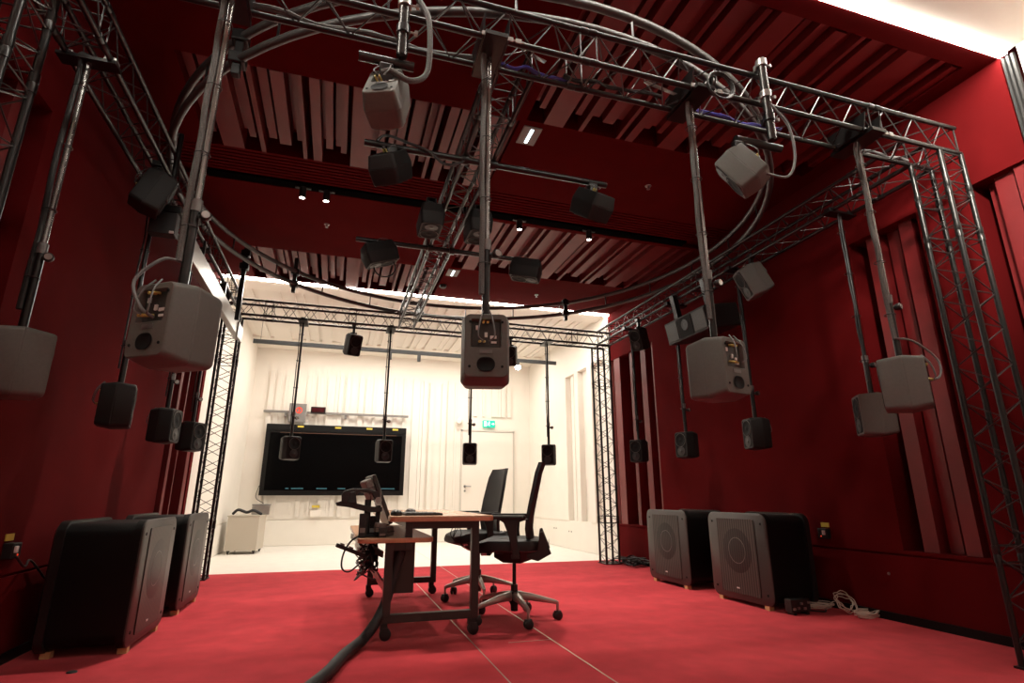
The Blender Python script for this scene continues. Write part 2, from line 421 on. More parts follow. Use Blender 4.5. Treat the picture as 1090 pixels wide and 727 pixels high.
for nm, x, y in (('front left tower standing at the left frame edge', XA, YA), ('front right tower standing at the right frame edge', XB_, YA),
              ('back left tower standing beside the two subwoofers', XA, YBk), ('back right tower standing at the edge of the white room', XB_, YBk)):
    t = truss('truss_tower', 'black truss '+nm, 'truss', (x, y, .012), (x, y, 3.0), X, Y_, (.55, 2.42, 2.72), .22)
    MB().box((-.12, -.12, -.012), (.12, .12, 0)).build('base_plate', 'truss_black', t)

# ring truss lying on the beams
t = thing('ring_truss', 'large black circular ladder truss lying above the beams', 'truss', (1.126, 4.655, 3.25))
RR = 2.53
for z, r in ((0, .024), (.155, .024)):
    MB().tube([(RR*math.cos(2*PI*k/96), RR*math.sin(2*PI*k/96), z) for k in range(96)], r, 10, closed=True).build('ring_tube', 'ring_grey', t)
for k in range(24):
    a = 2*PI*(k+.35)/24
    MB().tube([(RR*math.cos(a), RR*math.sin(a), 0), (RR*math.cos(a), RR*math.sin(a), .155)], .008, 6).build('rung', 'truss_black', t)
# black coupling posts on the ring
for lab, x, y in (('black clamp post on the ring above the back left corner', -1.12, 6.12), ('black clamp post on the ring by the white light strip left of the middle beam', -.64, 6.50),
                  ('black clamp post on the ring at the far end of the middle beam', .93, 7.18), ('black clamp post on the ring near the back right corner', 2.80, 6.54),
                  ('black clamp post on the ring at its front left', -.72, 2.93)):
    t = thing('clamp_post', lab, 'clamp', (x, y, 3.20))
    MB().box((-.022, -.022, -.55 if x < -1 else -.05), (.022, .022, .38 if abs(x+.64) < .01 else .26)).build('post', 'truss_black', t, .004)
    MB().box((-.045, -.04, .02), (.045, .04, .09)).build('clamp_block', 'truss_black', t, .008)
    MB().box((-.045, -.04, .17), (.045, .04, .24)).build('clamp_block', 'truss_black', t, .008)

# ------------------------------------------------------------------ studio loudspeakers
def make_speaker(label, H=.30, W=.205, D=.215, flip=True, body='speaker_grey', group=None):
    t = thing('studio_speaker', label, 'loudspeaker', group=group)
    st = [(-.50, .82, .87), (-.485, .855, .895), (-.46, .865, .903), (-.08, .99, .992), (-.055, .995, .996), (-.045, .985, .988), (-.035, .995, .996), (-.01, .99, .992), (.43, .90, .945), (.46, .89, .938), (.5, .85, .91)]
    rings = []
    # recess for the connectors in the back, then the outer skin
    rw, rh, rz = W*.60, H*.40, H*.17
    def R(w, h, r, y, dz=0): return [(x, y, z+dz) for x, z in rrect(w, h, r)]
    rings.append(R(rw*.96, rh*.96, .004, -.5*D+.03, rz)); rings.append(R(rw, rh, .006, -.5*D+.003, rz)); rings.append(R(rw+.004, rh+.004, .008, -.5*D, rz))
    for y, a, b in st: rings.append(R(W*a, H*b, .024 if y > -.49 else .020, y*D))
    bdy = MB().loft(rings, True, True); b = bdy.build('enclosure', body, t)
    s = -1 if flip else 1
    # front drivers
    bf = MB().loft([[(x, D*.5-.002, z) for x, z in rrect(W*.74, H*.82, .018)], [(x, D*.5+.0015, z) for x, z in rrect(W*.74, H*.82, .018)]]).build('front_baffle', 'cone_black', t)
    zw, zt = -H*.17*s, H*.24*s
    f = D*.5+.001
    w = MB().lathe([(.068, 0), (.068, .004), (.062, .005), (.056, .002), (.030, .0008), (.022, .0008), (.012, .004), (0, .005)], (0, f, zw), (0, 1, 0), 28).build('woofer', 'cone_black', t)
    MB().lathe([(.071, .0), (.071, .006), (.067, .006), (.067, 0)], (0, f-.002, zw), (0, 1, 0), 28).build('woofer_ring', 'speaker_grey', w)
    tw = MB().lathe([(.050, .0), (.050, .003), (.046, .003), (.016, .0006), (.012, .003), (0, .005)], (0, f, zt), (0, 1, 0), 24).build('tweeter', 'speaker_dark', t)
    # back
    pz = -H*.27
    p = MB().loft([[(x*1.0, -f-.0035+0*z, pz+z) for x, z in rrect(.074, .060, .029)], [(x, -f-.004, pz+z) for x, z in rrect(.066, .052, .025)], [(x, -f-.0012, pz+z) for x, z in rrect(.056, .044, .021)]], False, True)
    p.build('bass_port', 'cone_black', t)
    pl = MB().box((-rw*.47, -f+.022, rz-rh*.47), (rw*.47, -f+.030, rz+rh*.47)).build('connector_panel', 'panel_dark', t)
    for x, z, w_, h_ in ((.030, -.012, .026, .012), (.032, -.034, .022, .008), (-.036, .028, .014, .018), (.0, -.002, .012, .020)):
        MB().box((x-w_/2, -f+.016, rz+z-h_/2), (x+w_/2, -f+.023, rz+z+h_/2)).build('socket_label', 'paper_white', pl)
    MB().box((-.026, -f-.0012, -H*.115), (.026, -f+.003, -H*.06)).build('type_plate', 'grey_trim', t)
    for x in (-.024, -.006):
        MB().tube([(x, -f+.02, rz-.030), (x-.004, -f-.020, rz-.042)], .0052, 8).build('cable_plug', 'plug_yellow', t)
    for x in (-.012, .006):
        MB().tube([(x, -f+.02, rz+.052), (x, -f-.010, rz+.044)], .0052, 8).build('cable_plug', 'plug_yellow', t)
    for x in (-.028, .028):
        pts = curve([(x*.4, -f-.020, rz-.040), (x*1.2, -f-.034, rz-.02), (x*.9, -f-.022, rz+.05), (x*.5, -f+.01, rz+.10)], 4)
        MB().tube(pts, .0032, 6).build('cable', 'cable_grey', t)
    for x, z in ((-.066, H*.33), (.066, H*.33), (-.066, -H*.30), (.066, -H*.30)): MB().lathe([(0, .002), (.0055, .002), (.0055, 0)], (x*W/.205, -f, z), (0, -1, 0), 10).build('screw', 'cone_black', t)
    MB().lathe([(0, .022), (.010, .022), (.010, 0)], (0, 0, H*.5-.004), (0, 0, 1), 12).build('mount_stud', 'clamp_metal', t)
    return t
CX, CY = 1.12, 4.67
def aim(loc, tgt=(CX, CY, 1.42)):
    d = Vector(tgt)-Vector(loc); return d.to_track_quat('Y', 'Z')
# hanging poles + ring speakers
def make_pole(x, y, zt, zs, lab, sx=1, sleeve='sleeve', along='x', ph=0., group=None, near=True):
    t = thing('hanging_pole', lab, 'hanging pole', (x, y, zt), group=group)
    L = zt-zs
    a, b = ((.10, .16) if along == 'x' else (.16, .10))
    pl = MB()
    if along == 'x': pl.prism([(-.15, .0), (.15, .0), (.15, .022), (.10, .03), (-.10, .03), (-.15, .022)], 0, -.055, .055)
    else: pl.prism([(-.13, .0), (.13, .0), (.13, .018), (-.13, .018)], 1, -.04, .04)
    pl.build('mounting_plate', 'truss_black', t)
    for e in (-.095, .095):
        c = (0, e, .05) if along == 'x' else (e, 0, .05)
        MB().box((c[0]-.028, c[1]-.028, .02), (c[0]+.028, c[1]+.028, .045)).build('truss_clamp', 'clamp_metal' if near else 'truss_black', t, .004)
    zk = -(zt-1.93) if near else -(zt-1.80)
    MB().tube([(0, 0, 0), (0, 0, zk-.05)], .0135, 10).build('upper_tube', 'pole_bright' if near else 'truss_black', t)
    MB().tube([(0, 0, zk+.02), (0, 0, -L)], .0175, 10).build('lower_tube', 'truss_black', t)
    MB().lathe([(.018, .05), (.0215, .05), (.0215, 0), (.018, 0)], (0, 0, zk), (0, 0, 1), 12).build('tube_collar', 'grey_trim', t)
    k = MB().tube([(0, 0, zk-.02), (.03*sx, -.012, zk-.02)], .009, 8).lathe([(0, .022), (.017, .022), (.020, .018), (.020, .0), (.016, -.012)], (.040*sx, -.014, zk-.02), (.25*sx, -.96, 0), 18).build('clamp_knob', 'cable_black', t)
    dsk = MB().lathe([(0, .0232), (.014, .0232), (.015, .0222)], (.040*sx, -.014, zk-.02), (.25*sx, -.96, 0), 18).build('knob_cap', 'clamp_metal', k)
    s = -.026*sx; rnd = random.Random(int((x+9)*100+y*10))
    pts = [(s*.5, .03, .06), (s*1.2, -.02, .03)]
    n = 7
    for i in range(n): pts.append((s*(.85+.35*rnd.random()), -.012*rnd.random(), -.05-(L-.2)*i/n))
    pts.append((s*.9, -.012, -L+.10)); 
    MB().tube(curve(pts, 5), .0125 if near else .006, 8).build('cable_sleeve', sleeve, t)
    for i in range(4):
        z = -.15-(L-.3)*i/3.3; MB().lathe([(.029, .003), (.031, .0), (.029, -.003)], (s*.4, 0, z), (0, 0, 1), 14).build('cable_tie', 'cable_black', t)
    return t
front = [(-.60, 'front row', 'large in view at the left, seen from behind with yellow plugs'), (.567, 'front row', 'in the middle of the picture, seen squarely from behind'),
         (1.735, 'front row', 'right of the middle, back and left side showing'), (2.95, 'front row', 'at far right, showing its plain side')]
spk = None
random.seed(2)
LABF = ['grey studio speaker hanging at front left, large, back with yellow plugs showing', 'grey studio speaker hanging in the middle of the picture, seen squarely from behind',
        'grey studio speaker hanging right of the middle, back and left side showing', 'grey studio speaker hanging front right with plain side and looped cable']
PLF = ['long grey pole with pale cable sleeve holding the big front left speaker', 'long pole in the middle of the picture holding the centre front speaker',
       'pole with cable sleeve and knob holding the speaker right of the middle', 'pole with cable sleeve and knob holding the front right side-on speaker']
def place(loc, label, tgt=(CX, CY, 1.42), group=None, roll=0.):
    global spk
    q = aim(loc, tgt)
    if roll: q = q @ Euler((0, roll, 0)).to_quaternion()
    if spk is None:
        spk = make_speaker(label, group=group); spk.location = loc; spk.rotation_euler = q.to_euler(); return spk
    return dup(spk, loc, q, label, group)
for i, (x, _, _) in enumerate(front):
    place((x, 2.2, 1.46), LABF[i], group='studio speakers hanging in the front row')
    make_pole(x, 2.2, 2.98, 1.615, PLF[i], group='hanging poles of the front row')
    pts = curve([(x-.026, 2.19, 1.72), (x-.07 if i != 3 else x+.06, 2.15, 1.70), (x-.13 if i != 3 else x+.17, 2.12, 1.60), (x-.09 if i != 3 else x+.14, 2.10, 1.50), (x-.05 if i != 3 else x+.08, 2.12, 1.47)], 5)
    if i in (0, 3): tag(MB().tube(pts, .006, 8).build('signal_cable', 'cable_grey'), 'grey cable looping into the '+('big front left speaker' if i == 0 else 'front right side-on speaker'), 'cable')
LABB = ['small black speaker hanging in front of the left half of the big screen', 'small black speaker hanging in front of the right half of the big screen',
        'small black speaker hanging in front of the white door', 'small black speaker hanging just right of the white door, above the chairs']
spk2 = make_speaker(LABB[0], H=.285, W=.19, D=.18, body='speaker_mid', group='small speakers hanging in the back row')
PB = [(-.54, 7.15, 1.42), (.55, 7.15, 1.41), (1.655, 7.15, 1.40), (2.76, 7.15, 1.41)]
spk2.location = PB[0]; spk2.rotation_euler = aim(PB[0]).to_euler()
for p_, l_ in zip(PB[1:], LABB[1:]): dup(spk2, p_, aim(p_), l_)
PLB = ['thin black pole and cable in front of the left half of the screen', 'thin black pole and cable in front of the right half of the screen', 'thin black pole in front of the white door', 'thin black pole between the white door and the back right tower']
for p_, l_ in zip(PB, PLB): make_pole(p_[0], p_[1], 2.98, p_[2]+.14, l_, sleeve='cable_black', group='hanging poles of the back row', near=False)
LL = [(-1.36, 2.84, 1.42), (-1.36, 4.06, 1.42), (-1.36, 5.14, 1.42), (-1.36, 6.03, 1.42)]
LABL = ['grey speaker cut by the left picture edge, hanging along the left wall', 'dark speaker hanging along the left wall, second from the camera',
        'dark two-driver speaker along the left wall, above the far subwoofer, third from camera', 'dark speaker along the left wall in front of the red ribs, farthest of its row']
for i, p_ in enumerate(LL):
    if i == 0: place(p_, LABL[i], group='speakers hanging along the left wall')
    else: dup(spk2, p_, aim(p_), LABL[i], 'speakers hanging along the left wall')
    make_pole(p_[0], p_[1], 2.98, p_[2]+.14, ['dark pole at upper left holding the speaker cut by the picture edge', 'dark pole holding the second speaker along the left wall', 'dark pole holding the third speaker along the left wall', 'dark pole holding the farthest speaker along the left wall'][i], sleeve='cable_black', along='y', near=(i == 0), group='hanging poles along the left wall')
RL = [(3.6, 6.2, 1.41), (3.6, 5.19, 1.40), (3.6, 4.12, 1.41), (3.6, 2.94, 1.42)]
LABR = ['dark speaker along the right wall in front of the red ribs, farthest of its row', 'dark speaker along the right wall hanging above the farther right subwoofer',
        'dark two-driver speaker along the right wall above the nearer right subwoofer', 'dark grey two-driver speaker along the right wall, partly behind the side-on front speaker']
for i, p_ in enumerate(RL):
    dup(spk2, p_, aim(p_), LABR[i], 'speakers hanging along the right wall') if i < 3 else place(p_, LABR[i], group='speakers hanging along the right wall')
    make_pole(p_[0], p_[1], 2.98, p_[2]+.14, ['dark pole holding the farthest speaker along the right wall', 'dark pole holding the speaker above the farther right subwoofer', 'dark pole holding the speaker above the nearer right subwoofer', 'dark pole holding the nearest speaker along the right wall'][i], sleeve='cable_black', along='y', near=False, group='hanging poles along the right wall')

# upper speakers tilted down at the listening place
tgt = (CX, CY, 1.2)
G = 'tilted speakers mounted high on the trusses'
def arm(x, y, z, lab, ax='x', zt=3.0):       # small black mounting arm: drop rod plus yoke
    t = thing('mounting_arm', lab, 'speaker bracket', (x, y, zt))
    MB().box((-.03, -.03, -.01), (.03, .03, .03)).build('truss_clamp', 'truss_black', t, .004)
    MB().box((-.016, -.016, z-zt+.13), (.016, .016, 0)).build('drop_rod', 'truss_black', t)
    MB().box((-.04, -.03, z-zt+.10), (.04, .03, z-zt+.16)).build('yoke', 'truss_black', t, .006)
    return t
# front pair on vertical pipes clamped to the outside of the front beam
for i, (x, zb, spx) in enumerate(((.13, 2.73, .07), (2.12, 2.73, 1.93))):
    t = thing('clamp_pipe', ['shiny vertical pipe clamped to the front beam above the left tilted speaker', 'shiny vertical pipe with silver clamps on the front beam at right'][i], 'pipe', (x, 2.045, zb))
    MB().tube([(0, 0, 0), (0, 0, .53)], .024, 14).build('vertical_pipe', 'pole_grey', t)
    for z in (.14, .29, .50):
        c = MB().lathe([(.024, .02), (.031, .02), (.031, -.02), (.024, -.02)], (0, 0, z), (0, 0, 1), 14).box((-.012, .0, z-.018), (.012, .05, z+.018)).build('pipe_clamp', 'clamp_metal' if z > .2 else 'truss_black', t)
        MB().tube([(.025, 0, z), (.058, 0, z)], .005, 6).box((.05, -.008, z-.01), (.064, .008, z+.01)).build('wing_bolt', 'clamp_metal', c)
    a, b = (-.18, .06) if i == 0 else (-.20, .10)
    MB().tube([(a, .05, .0), (b, .05, .0)], .022, 12).build('cross_pipe', 'pole_grey' if i == 0 else 'truss_black', t)
    MB().box((spx-x-.03, .03, -.15), (spx-x+.03, .07, -.02)).build('yoke', 'truss_black', t, .006)
    loc = ((.085, 2.12, 2.555), (1.965, 2.12, 2.56))[i]
    spk3 = make_speaker(['grey speaker tilted down on the front beam at upper left of the middle beam', 'pale grey speaker tilted on the front beam at upper right'][i], H=.25, W=.165, D=.165, flip=False, group=G)
    spk3.location = loc; spk3.rotation_euler = aim(loc, tgt if i == 0 else (.2, 4.0, .9)).to_euler()
tag(MB().tube(curve([(.19, 2.03, 3.05), (.235, 2.02, 2.95), (.25, 2.03, 2.80), (.24, 2.04, 2.66), (.17, 2.03, 2.60), (.09, 2.03, 2.63), (.05, 2.04, 2.62)], 6), .0125, 8).build('signal_cable', 'sleeve'), 'thick grey cable curving down to the tilted speaker at upper left', 'cable')
tag(MB().tube(curve([(2.10, 2.00, 2.92), (2.20, 2.0, 2.80), (2.22, 2.01, 2.62), (2.16, 2.02, 2.50), (2.02, 2.03, 2.50)], 6), .007, 8).build('signal_cable', 'cable_grey'), 'grey cable dropping beside the tilted speaker at upper right', 'cable')
UP = [(-1.30, 3.80, 2.80, 'dark speaker tilted under the left beam, behind the big front left pole'), (-1.38, 6.3, 2.92, 'dark speaker under the left beam beside the silver channel'),
      (3.52, 3.84, 2.77, 'grey two-driver speaker tilted under the right beam, above the hanging row'), (3.50, 5.86, 2.76, 'dark round-edged speaker under the right beam near the back right tower'),
      (.08, 7.12, 2.74, 'small black speaker under the back beam, above the big screen'), (2.2, 7.12, 2.75, 'small speaker under the back beam, half hidden behind the centre speaker')]
for x, y, z, l_ in UP:
    (place((x, y, z), l_, (CX, CY, 1.6), G) if (abs(y-3.84) < .01) else dup(spk2, (x, y, z), aim((x, y, z), (CX, CY, 1.9)), l_, G))
    arm(x, y, z, 'black bracket holding the ' + {3.80: 'dark tilted speaker under the left beam, nearer one', 6.3: 'speaker beside the silver channel', 3.84: 'grey tilted speaker under the right beam', 5.86: 'round-edged speaker under the right beam', 7.12: 'small speaker under the back beam above the screen' if x < 1 else 'half hidden speaker under the back beam'}[y])
# two cross pipes on the middle beam with a pair each
for y, l_ in ((3.08, 'nearer black pipe crossing under the middle beam'), (4.47, 'farther black pipe crossing under the middle beam')):
    t = thing('cross_bar', l_, 'pipe', (.735, y, 2.975), group='cross pipes under the middle beam')
    MB().tube([(-.73, 0, 0), (.92, 0, 0)], .021, 12).build('pipe', 'truss_black', t)
    for x in (-.095, .095): MB().lathe([(.021, .022), (.032, .022), (.032, -.022), (.021, -.022)], (x, 0, 0), (1, 0, 0), 12).build('pipe_clamp', 'truss_black', t)
    for x in (-.56, .81): MB().box((x-.03, -.03, -.10), (x+.03, .03, -.015)).build('yoke', 'truss_black', t, .006)
for x, y, z, l_ in ((.175, 3.08, 2.83, 'dark speaker at the left end of the nearer cross pipe'), (1.54, 3.08, 2.80, 'dark bluish speaker at the right end of the nearer cross pipe'),
                 (.21, 4.47, 2.86, 'black two-driver speaker at the left end of the farther cross pipe'), (1.53, 4.47, 2.88, 'black speaker at the right end of the farther cross pipe')):
    s = dup(spk2, (x, y, z), aim((x, y, z), (CX, CY+.01, .6)), l_, 'speakers on the cross pipes under the middle beam')
tag(MB().tube(curve([(.08, 3.05, 2.98), (.13, 3.05, 3.03), (.25, 3.05, 3.01), (.40, 3.05, 2.97), (.50, 3.05, 2.90), (.60, 3.06, 2.93), (.66, 3.07, 3.0)], 5), .009, 8).build('signal_cable', 'cable_black'), 'black cable drooping from the nearer cross pipe', 'cable')
tag(MB().tube([(.26+.09*math.cos(a*PI/9), 4.50, 2.76+.09*math.sin(a*PI/9)) for a in range(18)], .006, 6, closed=True).build('cable_loop', 'cable_black'), 'black cable loop under the left speaker of the farther cross pipe', 'cable')
for x, l_ in ((.55, 'black speaker hung left of the middle beam, facing down'), (.93, 'black speaker hung right of the middle beam, facing straight down')):
    dup(spk2, (x, 3.9, 2.94), (-PI/2, 0, 0), l_, 'speakers beside the middle beam')
    arm(x, 3.9, 2.97, 'black bracket of the speaker just '+('left' if x < .7 else 'right')+' of the middle beam', zt=3.10)

# wide main loudspeaker under the right beam
t = thing('main_speaker', 'wide black three-way loudspeaker lying sideways under the right beam', 'loudspeaker', (3.42, 4.76, 2.60), (0, -.18, 0))
MB().box((0, -.36, -.125), (.40, .36, .125)).build('enclosure', 'speaker_dark', t, .02)
MB().box((-.012, -.355, -.12), (.0, .355, .12)).build('front_baffle', 'speaker_mid', t, .004)
w = MB().box((-.018, -.12, -.105), (-.012, .12, .105)).build('horn_plate', 'cone_black', t, .004)
MB().lathe([(.06, 0), (.055, .006), (.015, .001), (0, .006)], (-.018, 0, .02), (-1, 0, 0), 20).build('horn', 'speaker_dark', w)
for y in (-.24, .24): MB().box((-.018, y-.10, -.10), (-.012, y+.10, .10)).build('woofer_grille', 'panel_dark', t, .004)
MB().box((.1, -.3, .125), (.16, -.24, .42)).box((.1, .24, .125), (.16, .3, .42)).build('hanging_bracket', 'truss_black', t)

# silver channel under the left beam + black bracket unit
t = thing('cable_channel', 'long silver metal channel under the left beam leading to the back left tower', 'cable channel', (-1.27, 4.55, 2.655))
MB().box((0, 0, 0), (.06, 2.44, .175)).build('channel_body', 'silver', t, .004)
for y_ in (.4, 1.4, 2.2): MB().box((.02, y_, .175), (.04, y_+.03, .345)).build('hanging_strap', 'truss_black', t)
MB().box((.06, 2.15, -.03), (.075, 2.44, .15)).build('end_cover', 'silver', t, .004)
t = thing('bracket_unit', 'black box bracket with vertical tube under the left beam', 'speaker bracket', (-1.24, 3.93, 2.73))
MB().tube([(0, 0, 0), (0, 0, .62)], .018, 12).build('vertical_tube', 'truss_black', t)
MB().box((-.09, -.02, -.16), (.07, .06, .0)).build('box_plate', 'speaker_dark', t, .004)
MB().box((-.09, -.03, .0), (.09, .03, .05)).build('tube_clamp', 'truss_black', t, .004)
MB().box((.04, -.03, -.155), (.065, -.02, -.14)).build('label_sticker', 'paper_white', t)
MB().lathe([(0, .02), (.014, .02), (.014, 0)], (0, 0, .60), (0, 0, 1), 10).box((-.05, -.01, .60), (-.012, .01, .625)).build('wing_bolt', 'clamp_metal', t)

# cables and hardware in the front beam
def cab(name, pts, r, mtl, lab, n=5): return tag(MB().tube(curve(pts, n), r, 7).build(name, mtl), lab, 'cable')
def wav(x0, x1, y, z, n, a, sd):
    r = random.Random(sd); return [(x0+(x1-x0)*k/n, y+a*(r.random()-.5), z+a*(r.random()-.5)) for k in range(n+1)]
def bundle(name, x0, x1, y, z, k, rad, mtl, lab, sd):
    m = MB()
    for j in range(k):
        r = random.Random(sd+j); m.tube(curve([(p[0], p[1]+.014*(r.random()-.5), p[2]+.014*(r.random()-.5)) for p in wav(x0, x1, y, z, 9, .02, sd)], 4), rad, 6)
    return tag(m.build(name, mtl), lab, 'cable')
bundle('cable_bundle', .62, 1.12, 2.29, 3.045, 5, .006, 'cable_blue', 'blue cable bundle on the front beam right of the centre pole', 3)
bundle('cable_bundle', 1.83, 2.45, 2.29, 3.038, 5, .006, 'cable_blue', 'blue cable bundle on the front beam near the upper right tilted speaker', 5)
bundle('cable_bundle', -.62, .50, 2.29, 3.036, 3, .010, 'sleeve', 'grey sleeved cables lying on the lower back tube of the front beam at left', 9)
bundle('cable_bundle', 1.0, 1.60, 2.27, 3.045, 4, .007, 'cable_black', 'black cables lying in the front beam between the middle and right poles', 12)
bundle('cable_bundle', 2.95, 3.5, 2.29, 3.036, 3, .008, 'cable_grey', 'grey cables on the front beam next to the right tower', 15)
m = MB()
for k in range(3): m.tube([(1.80+(.075+.004*k)*math.cos(a*PI/12), 2.03-.006*k, 2.985+(.075+.004*k)*math.sin(a*PI/12)) for a in range(24)], .005, 6, closed=True)
tag(m.build('cable_coil', 'cable_black'), 'black coiled cable hanging on the front beam above the third pole', 'cable')
# white clip strips on the lower front tube above the poles
for x, l_ in ((.60, 'centre pole'), (1.76, 'third pole'), (3.0, 'fourth pole')):
    t = thing('tube_clip', 'pale perforated clip strip on the front beam above the '+l_, 'clip', (x, 2.083, 3.005), group='clip strips on the front beam')
    m = MB()
    for k in range(5): m.box((-.10+k*.042, -.006, -.012), (-.10+k*.042+.030, .0, .012))
    m.box((-.10, -.003, -.004), (.11, .002, .004)); m.build('strip', 'clamp_metal', t)
for x, l_ in ((.57, 'centre'), (1.73, 'third'), (2.93, 'fourth'), (-.6, 'first')):
    t = thing('hanger_bracket', 'dark sheet bracket fixing the %s front pole under the beam' % l_, 'bracket', (x, 2.195, 3.0), group='hanger brackets of the front poles')
    MB().prism([(-.11, -.015), (.11, -.015), (.14, .10), (-.14, .10)], 0, -.065, -.058).build('side_sheet', 'truss_black', t)
    MB().prism([(-.11, -.015), (.11, -.015), (.14, .10), (-.14, .10)], 0, .058, .065).build('side_sheet', 'truss_black', t)
# white sheets tucked in the front beam
for x, a, l_ in ((.83, .5, 'small white plate stuck in the front beam right of the centre pole'), (1.55, .2, 'long grey sheet inside the front beam left of the third pole')):
    t = MB().box((-.10 if a < .4 else -.04, -.02, -.002), (.10 if a < .4 else .04, .02, .002)).build('metal_plate', 'clamp_metal'); t.location = (x, 2.2, 3.05); t.rotation_euler = (.5, a*.4, .1); tag(t, l_, 'plate')

# ------------------------------------------------------------------ subwoofers
def make_sub(label, group):
    t = thing('subwoofer', label, 'subwoofer', group=group)     # front faces +X, origin on floor under the front centre
    W, H, D, z0 = .745, .70, .45, .03
    out = [(y, z+z0+H/2) for y, z in rrect(W, H, .075, 6)]
    ins = [(a*.96, (b-z0-H/2)*.955+z0+H/2) for a, b in out]
    MB().loft([[(-D+.05, y, z) for y, z in ins], [(-.045, y, z) for y, z in ins]], True, True).build('enclosure', 'sub_body', t)
    MB().loft([[(-D, y, z) for y, z in ins], [(-D+.012, y, z) for y, z in out], [(-D+.055, y, z) for y, z in out]], True, True).build('rear_frame', 'sub_rim', t)
    inn = [(y*.985, (z-z0-H/2)*.985+z0+H/2) for y, z in out]
    MB().loft([[(-.05, y, z) for y, z in out], [(-.012, y, z) for y, z in out]], True, True).build('front_rim', 'sub_body', t)
    MB().loft([[(-.012, y, z) for y, z in out], [(-.004, y, z) for y, z in out], [(.0, y, z) for y, z in inn]], False, True).build('front_frame', 'sub_front', t)
    g = [(y, z+z0+H/2) for y, z in rrect(.475, .60, .012, 4)]
    gr = MB().loft([[(.0, y, z) for y, z in g], [(.006, y, z) for y, z in g]], False, True).build('grille', 'grille', t)
    MB().lathe([(.105, 0), (.105, .0012), (.101, .0012), (.101, 0)], (.0066, 0, z0+H*.56), (1, 0, 0), 40).build('driver_ring', 'grey_trim', gr)
    dk = MB().lathe([(.0, .0005), (.175, .0005), (.18, 0)], (.0062, 0, z0+H*.56), (1, 0, 0), 40).build('driver_shadow', 'grille_dark', gr)
    MB().box((.006, -.045, z0+.088), (.0085, -.012, z0+.098)).build('badge', 'paper_white', t)
    for y in (-.31, .31):
        for z in (.09, .63): MB().lathe([(0, .003), (.009, .003), (.010, 0)], (0, y, z+.02), (1, 0, 0), 12).build('screw', 'cone_black', t)
    for x in (-.02, -D+.06):
        for y in (-.28, .28): MB().box((x-.03, y-.025, 0), (x+.018, y+.025, z0+.006)).build('foot', 'wood_foot', t)
    MB().box((-D-.004, -.2, .12), (-D+.004, .2, .5)).build('amplifier_plate', 'grille', t)
    return t
s0 = make_sub('black subwoofer with grey front on the carpet at left, the nearer one', 'subwoofers along the side walls')
s0.location = (-1.06, 4.325, 0)
dup(s0, (-1.06, 5.44, 0), None, 'black subwoofer at left, the farther one beside the truss tower')
dup(s0, (3.34, 5.31, 0), (0, 0, PI), 'black subwoofer with grey grille at right, the farther one')
dup(s0, (3.34, 4.22, 0), (0, 0, PI), 'black subwoofer with ribbed grille at right, the nearer one')

# ------------------------------------------------------------------ ceiling lights
for x, l_ in ((-.50, 'leftmost of the four small spotlights on the ceiling track'), (-.29, 'second spotlight from the left on the red ceiling track'),
              (1.62, 'third spotlight from the left on the red ceiling track'), (2.41, 'rightmost of the four small spotlights on the ceiling track')):
    t = thing('spotlight', l_, 'spotlight', (x, 4.93, ZC-.012), group='spotlights on the red ceiling track')
    MB().lathe([(0, .0), (.030, .0), (.030, -.11), (.026, -.11)], (0, 0, 0), (0, 0, 1), 18).build('lamp_body', 'cable_black', t)
    MB().lathe([(0, -.104), (.026, -.104)], (0, 0, 0), (0, 0, 1), 18).build('lamp_lens', 'lamp_glow', t)
    MB().box((-.07, -.015, -.012), (.07, .015, 0)).build('track_adapter', 'rubber', t)
    L = bpy.data.lights.new('spot', 'SPOT'); L.energy = 190 if x < 0 else 265; L.spot_size = 1.5; L.spot_blend = 1.0; L.shadow_soft_size = .05; L.color = (1, .86, .72)
    o = bpy.data.objects.new('spot_lamp', L); C.objects.link(o); o.parent = t; o.location = (0, 0, -.118); 
    o.rotation_euler = (0, 0, 0)
for x, y, l_ in ((1.262, 3.587, 'recessed ceiling light near the front beam'), (1.24, 6.54, 'recessed ceiling light farther back near the white light strip')):
    t = thing('recessed_light', l_, 'ceiling light', (x, y, ZC), group='recessed lights in the red ceiling')
    MB().box((-.075, -.11, -.010), (.075, .11, .0)).build('light_housing', 'grey_device', t)
    MB().box((-.012, -.085, -.014), (.012, .085, -.010)).build('light_tube', 'lamp_cool', t)
for x, y, l_ in ((-.3, 5.65, 'small sprinkler left of the middle beam'), (2.568, 3.965, 'small sprinkler on the right smooth ceiling board'), (2.55, 6.99, 'small sprinkler above the ring near the back right corner')):
    t = thing('sprinkler', l_, 'sprinkler', (x, y, ZC), group='sprinklers in the red ceiling')
    MB().lathe([(.03, 0), (.028, -.006), (.010, -.010), (.010, -.03), (.018, -.034), (0, -.036)], (0, 0, 0), (0, 0, 1), 12).build('sprinkler_head', 'clamp_metal', t)
t = thing('smoke_detector', 'small black smoke detector on the red ceiling by the recessed light', 'smoke detector', (1.20, 7.02, ZC))
MB().lathe([(.05, 0), (.05, -.02), (.035, -.04), (0, -.042)], (0, 0, 0), (0, 0, 1), 18).build('detector_body', 'cable_black', t)

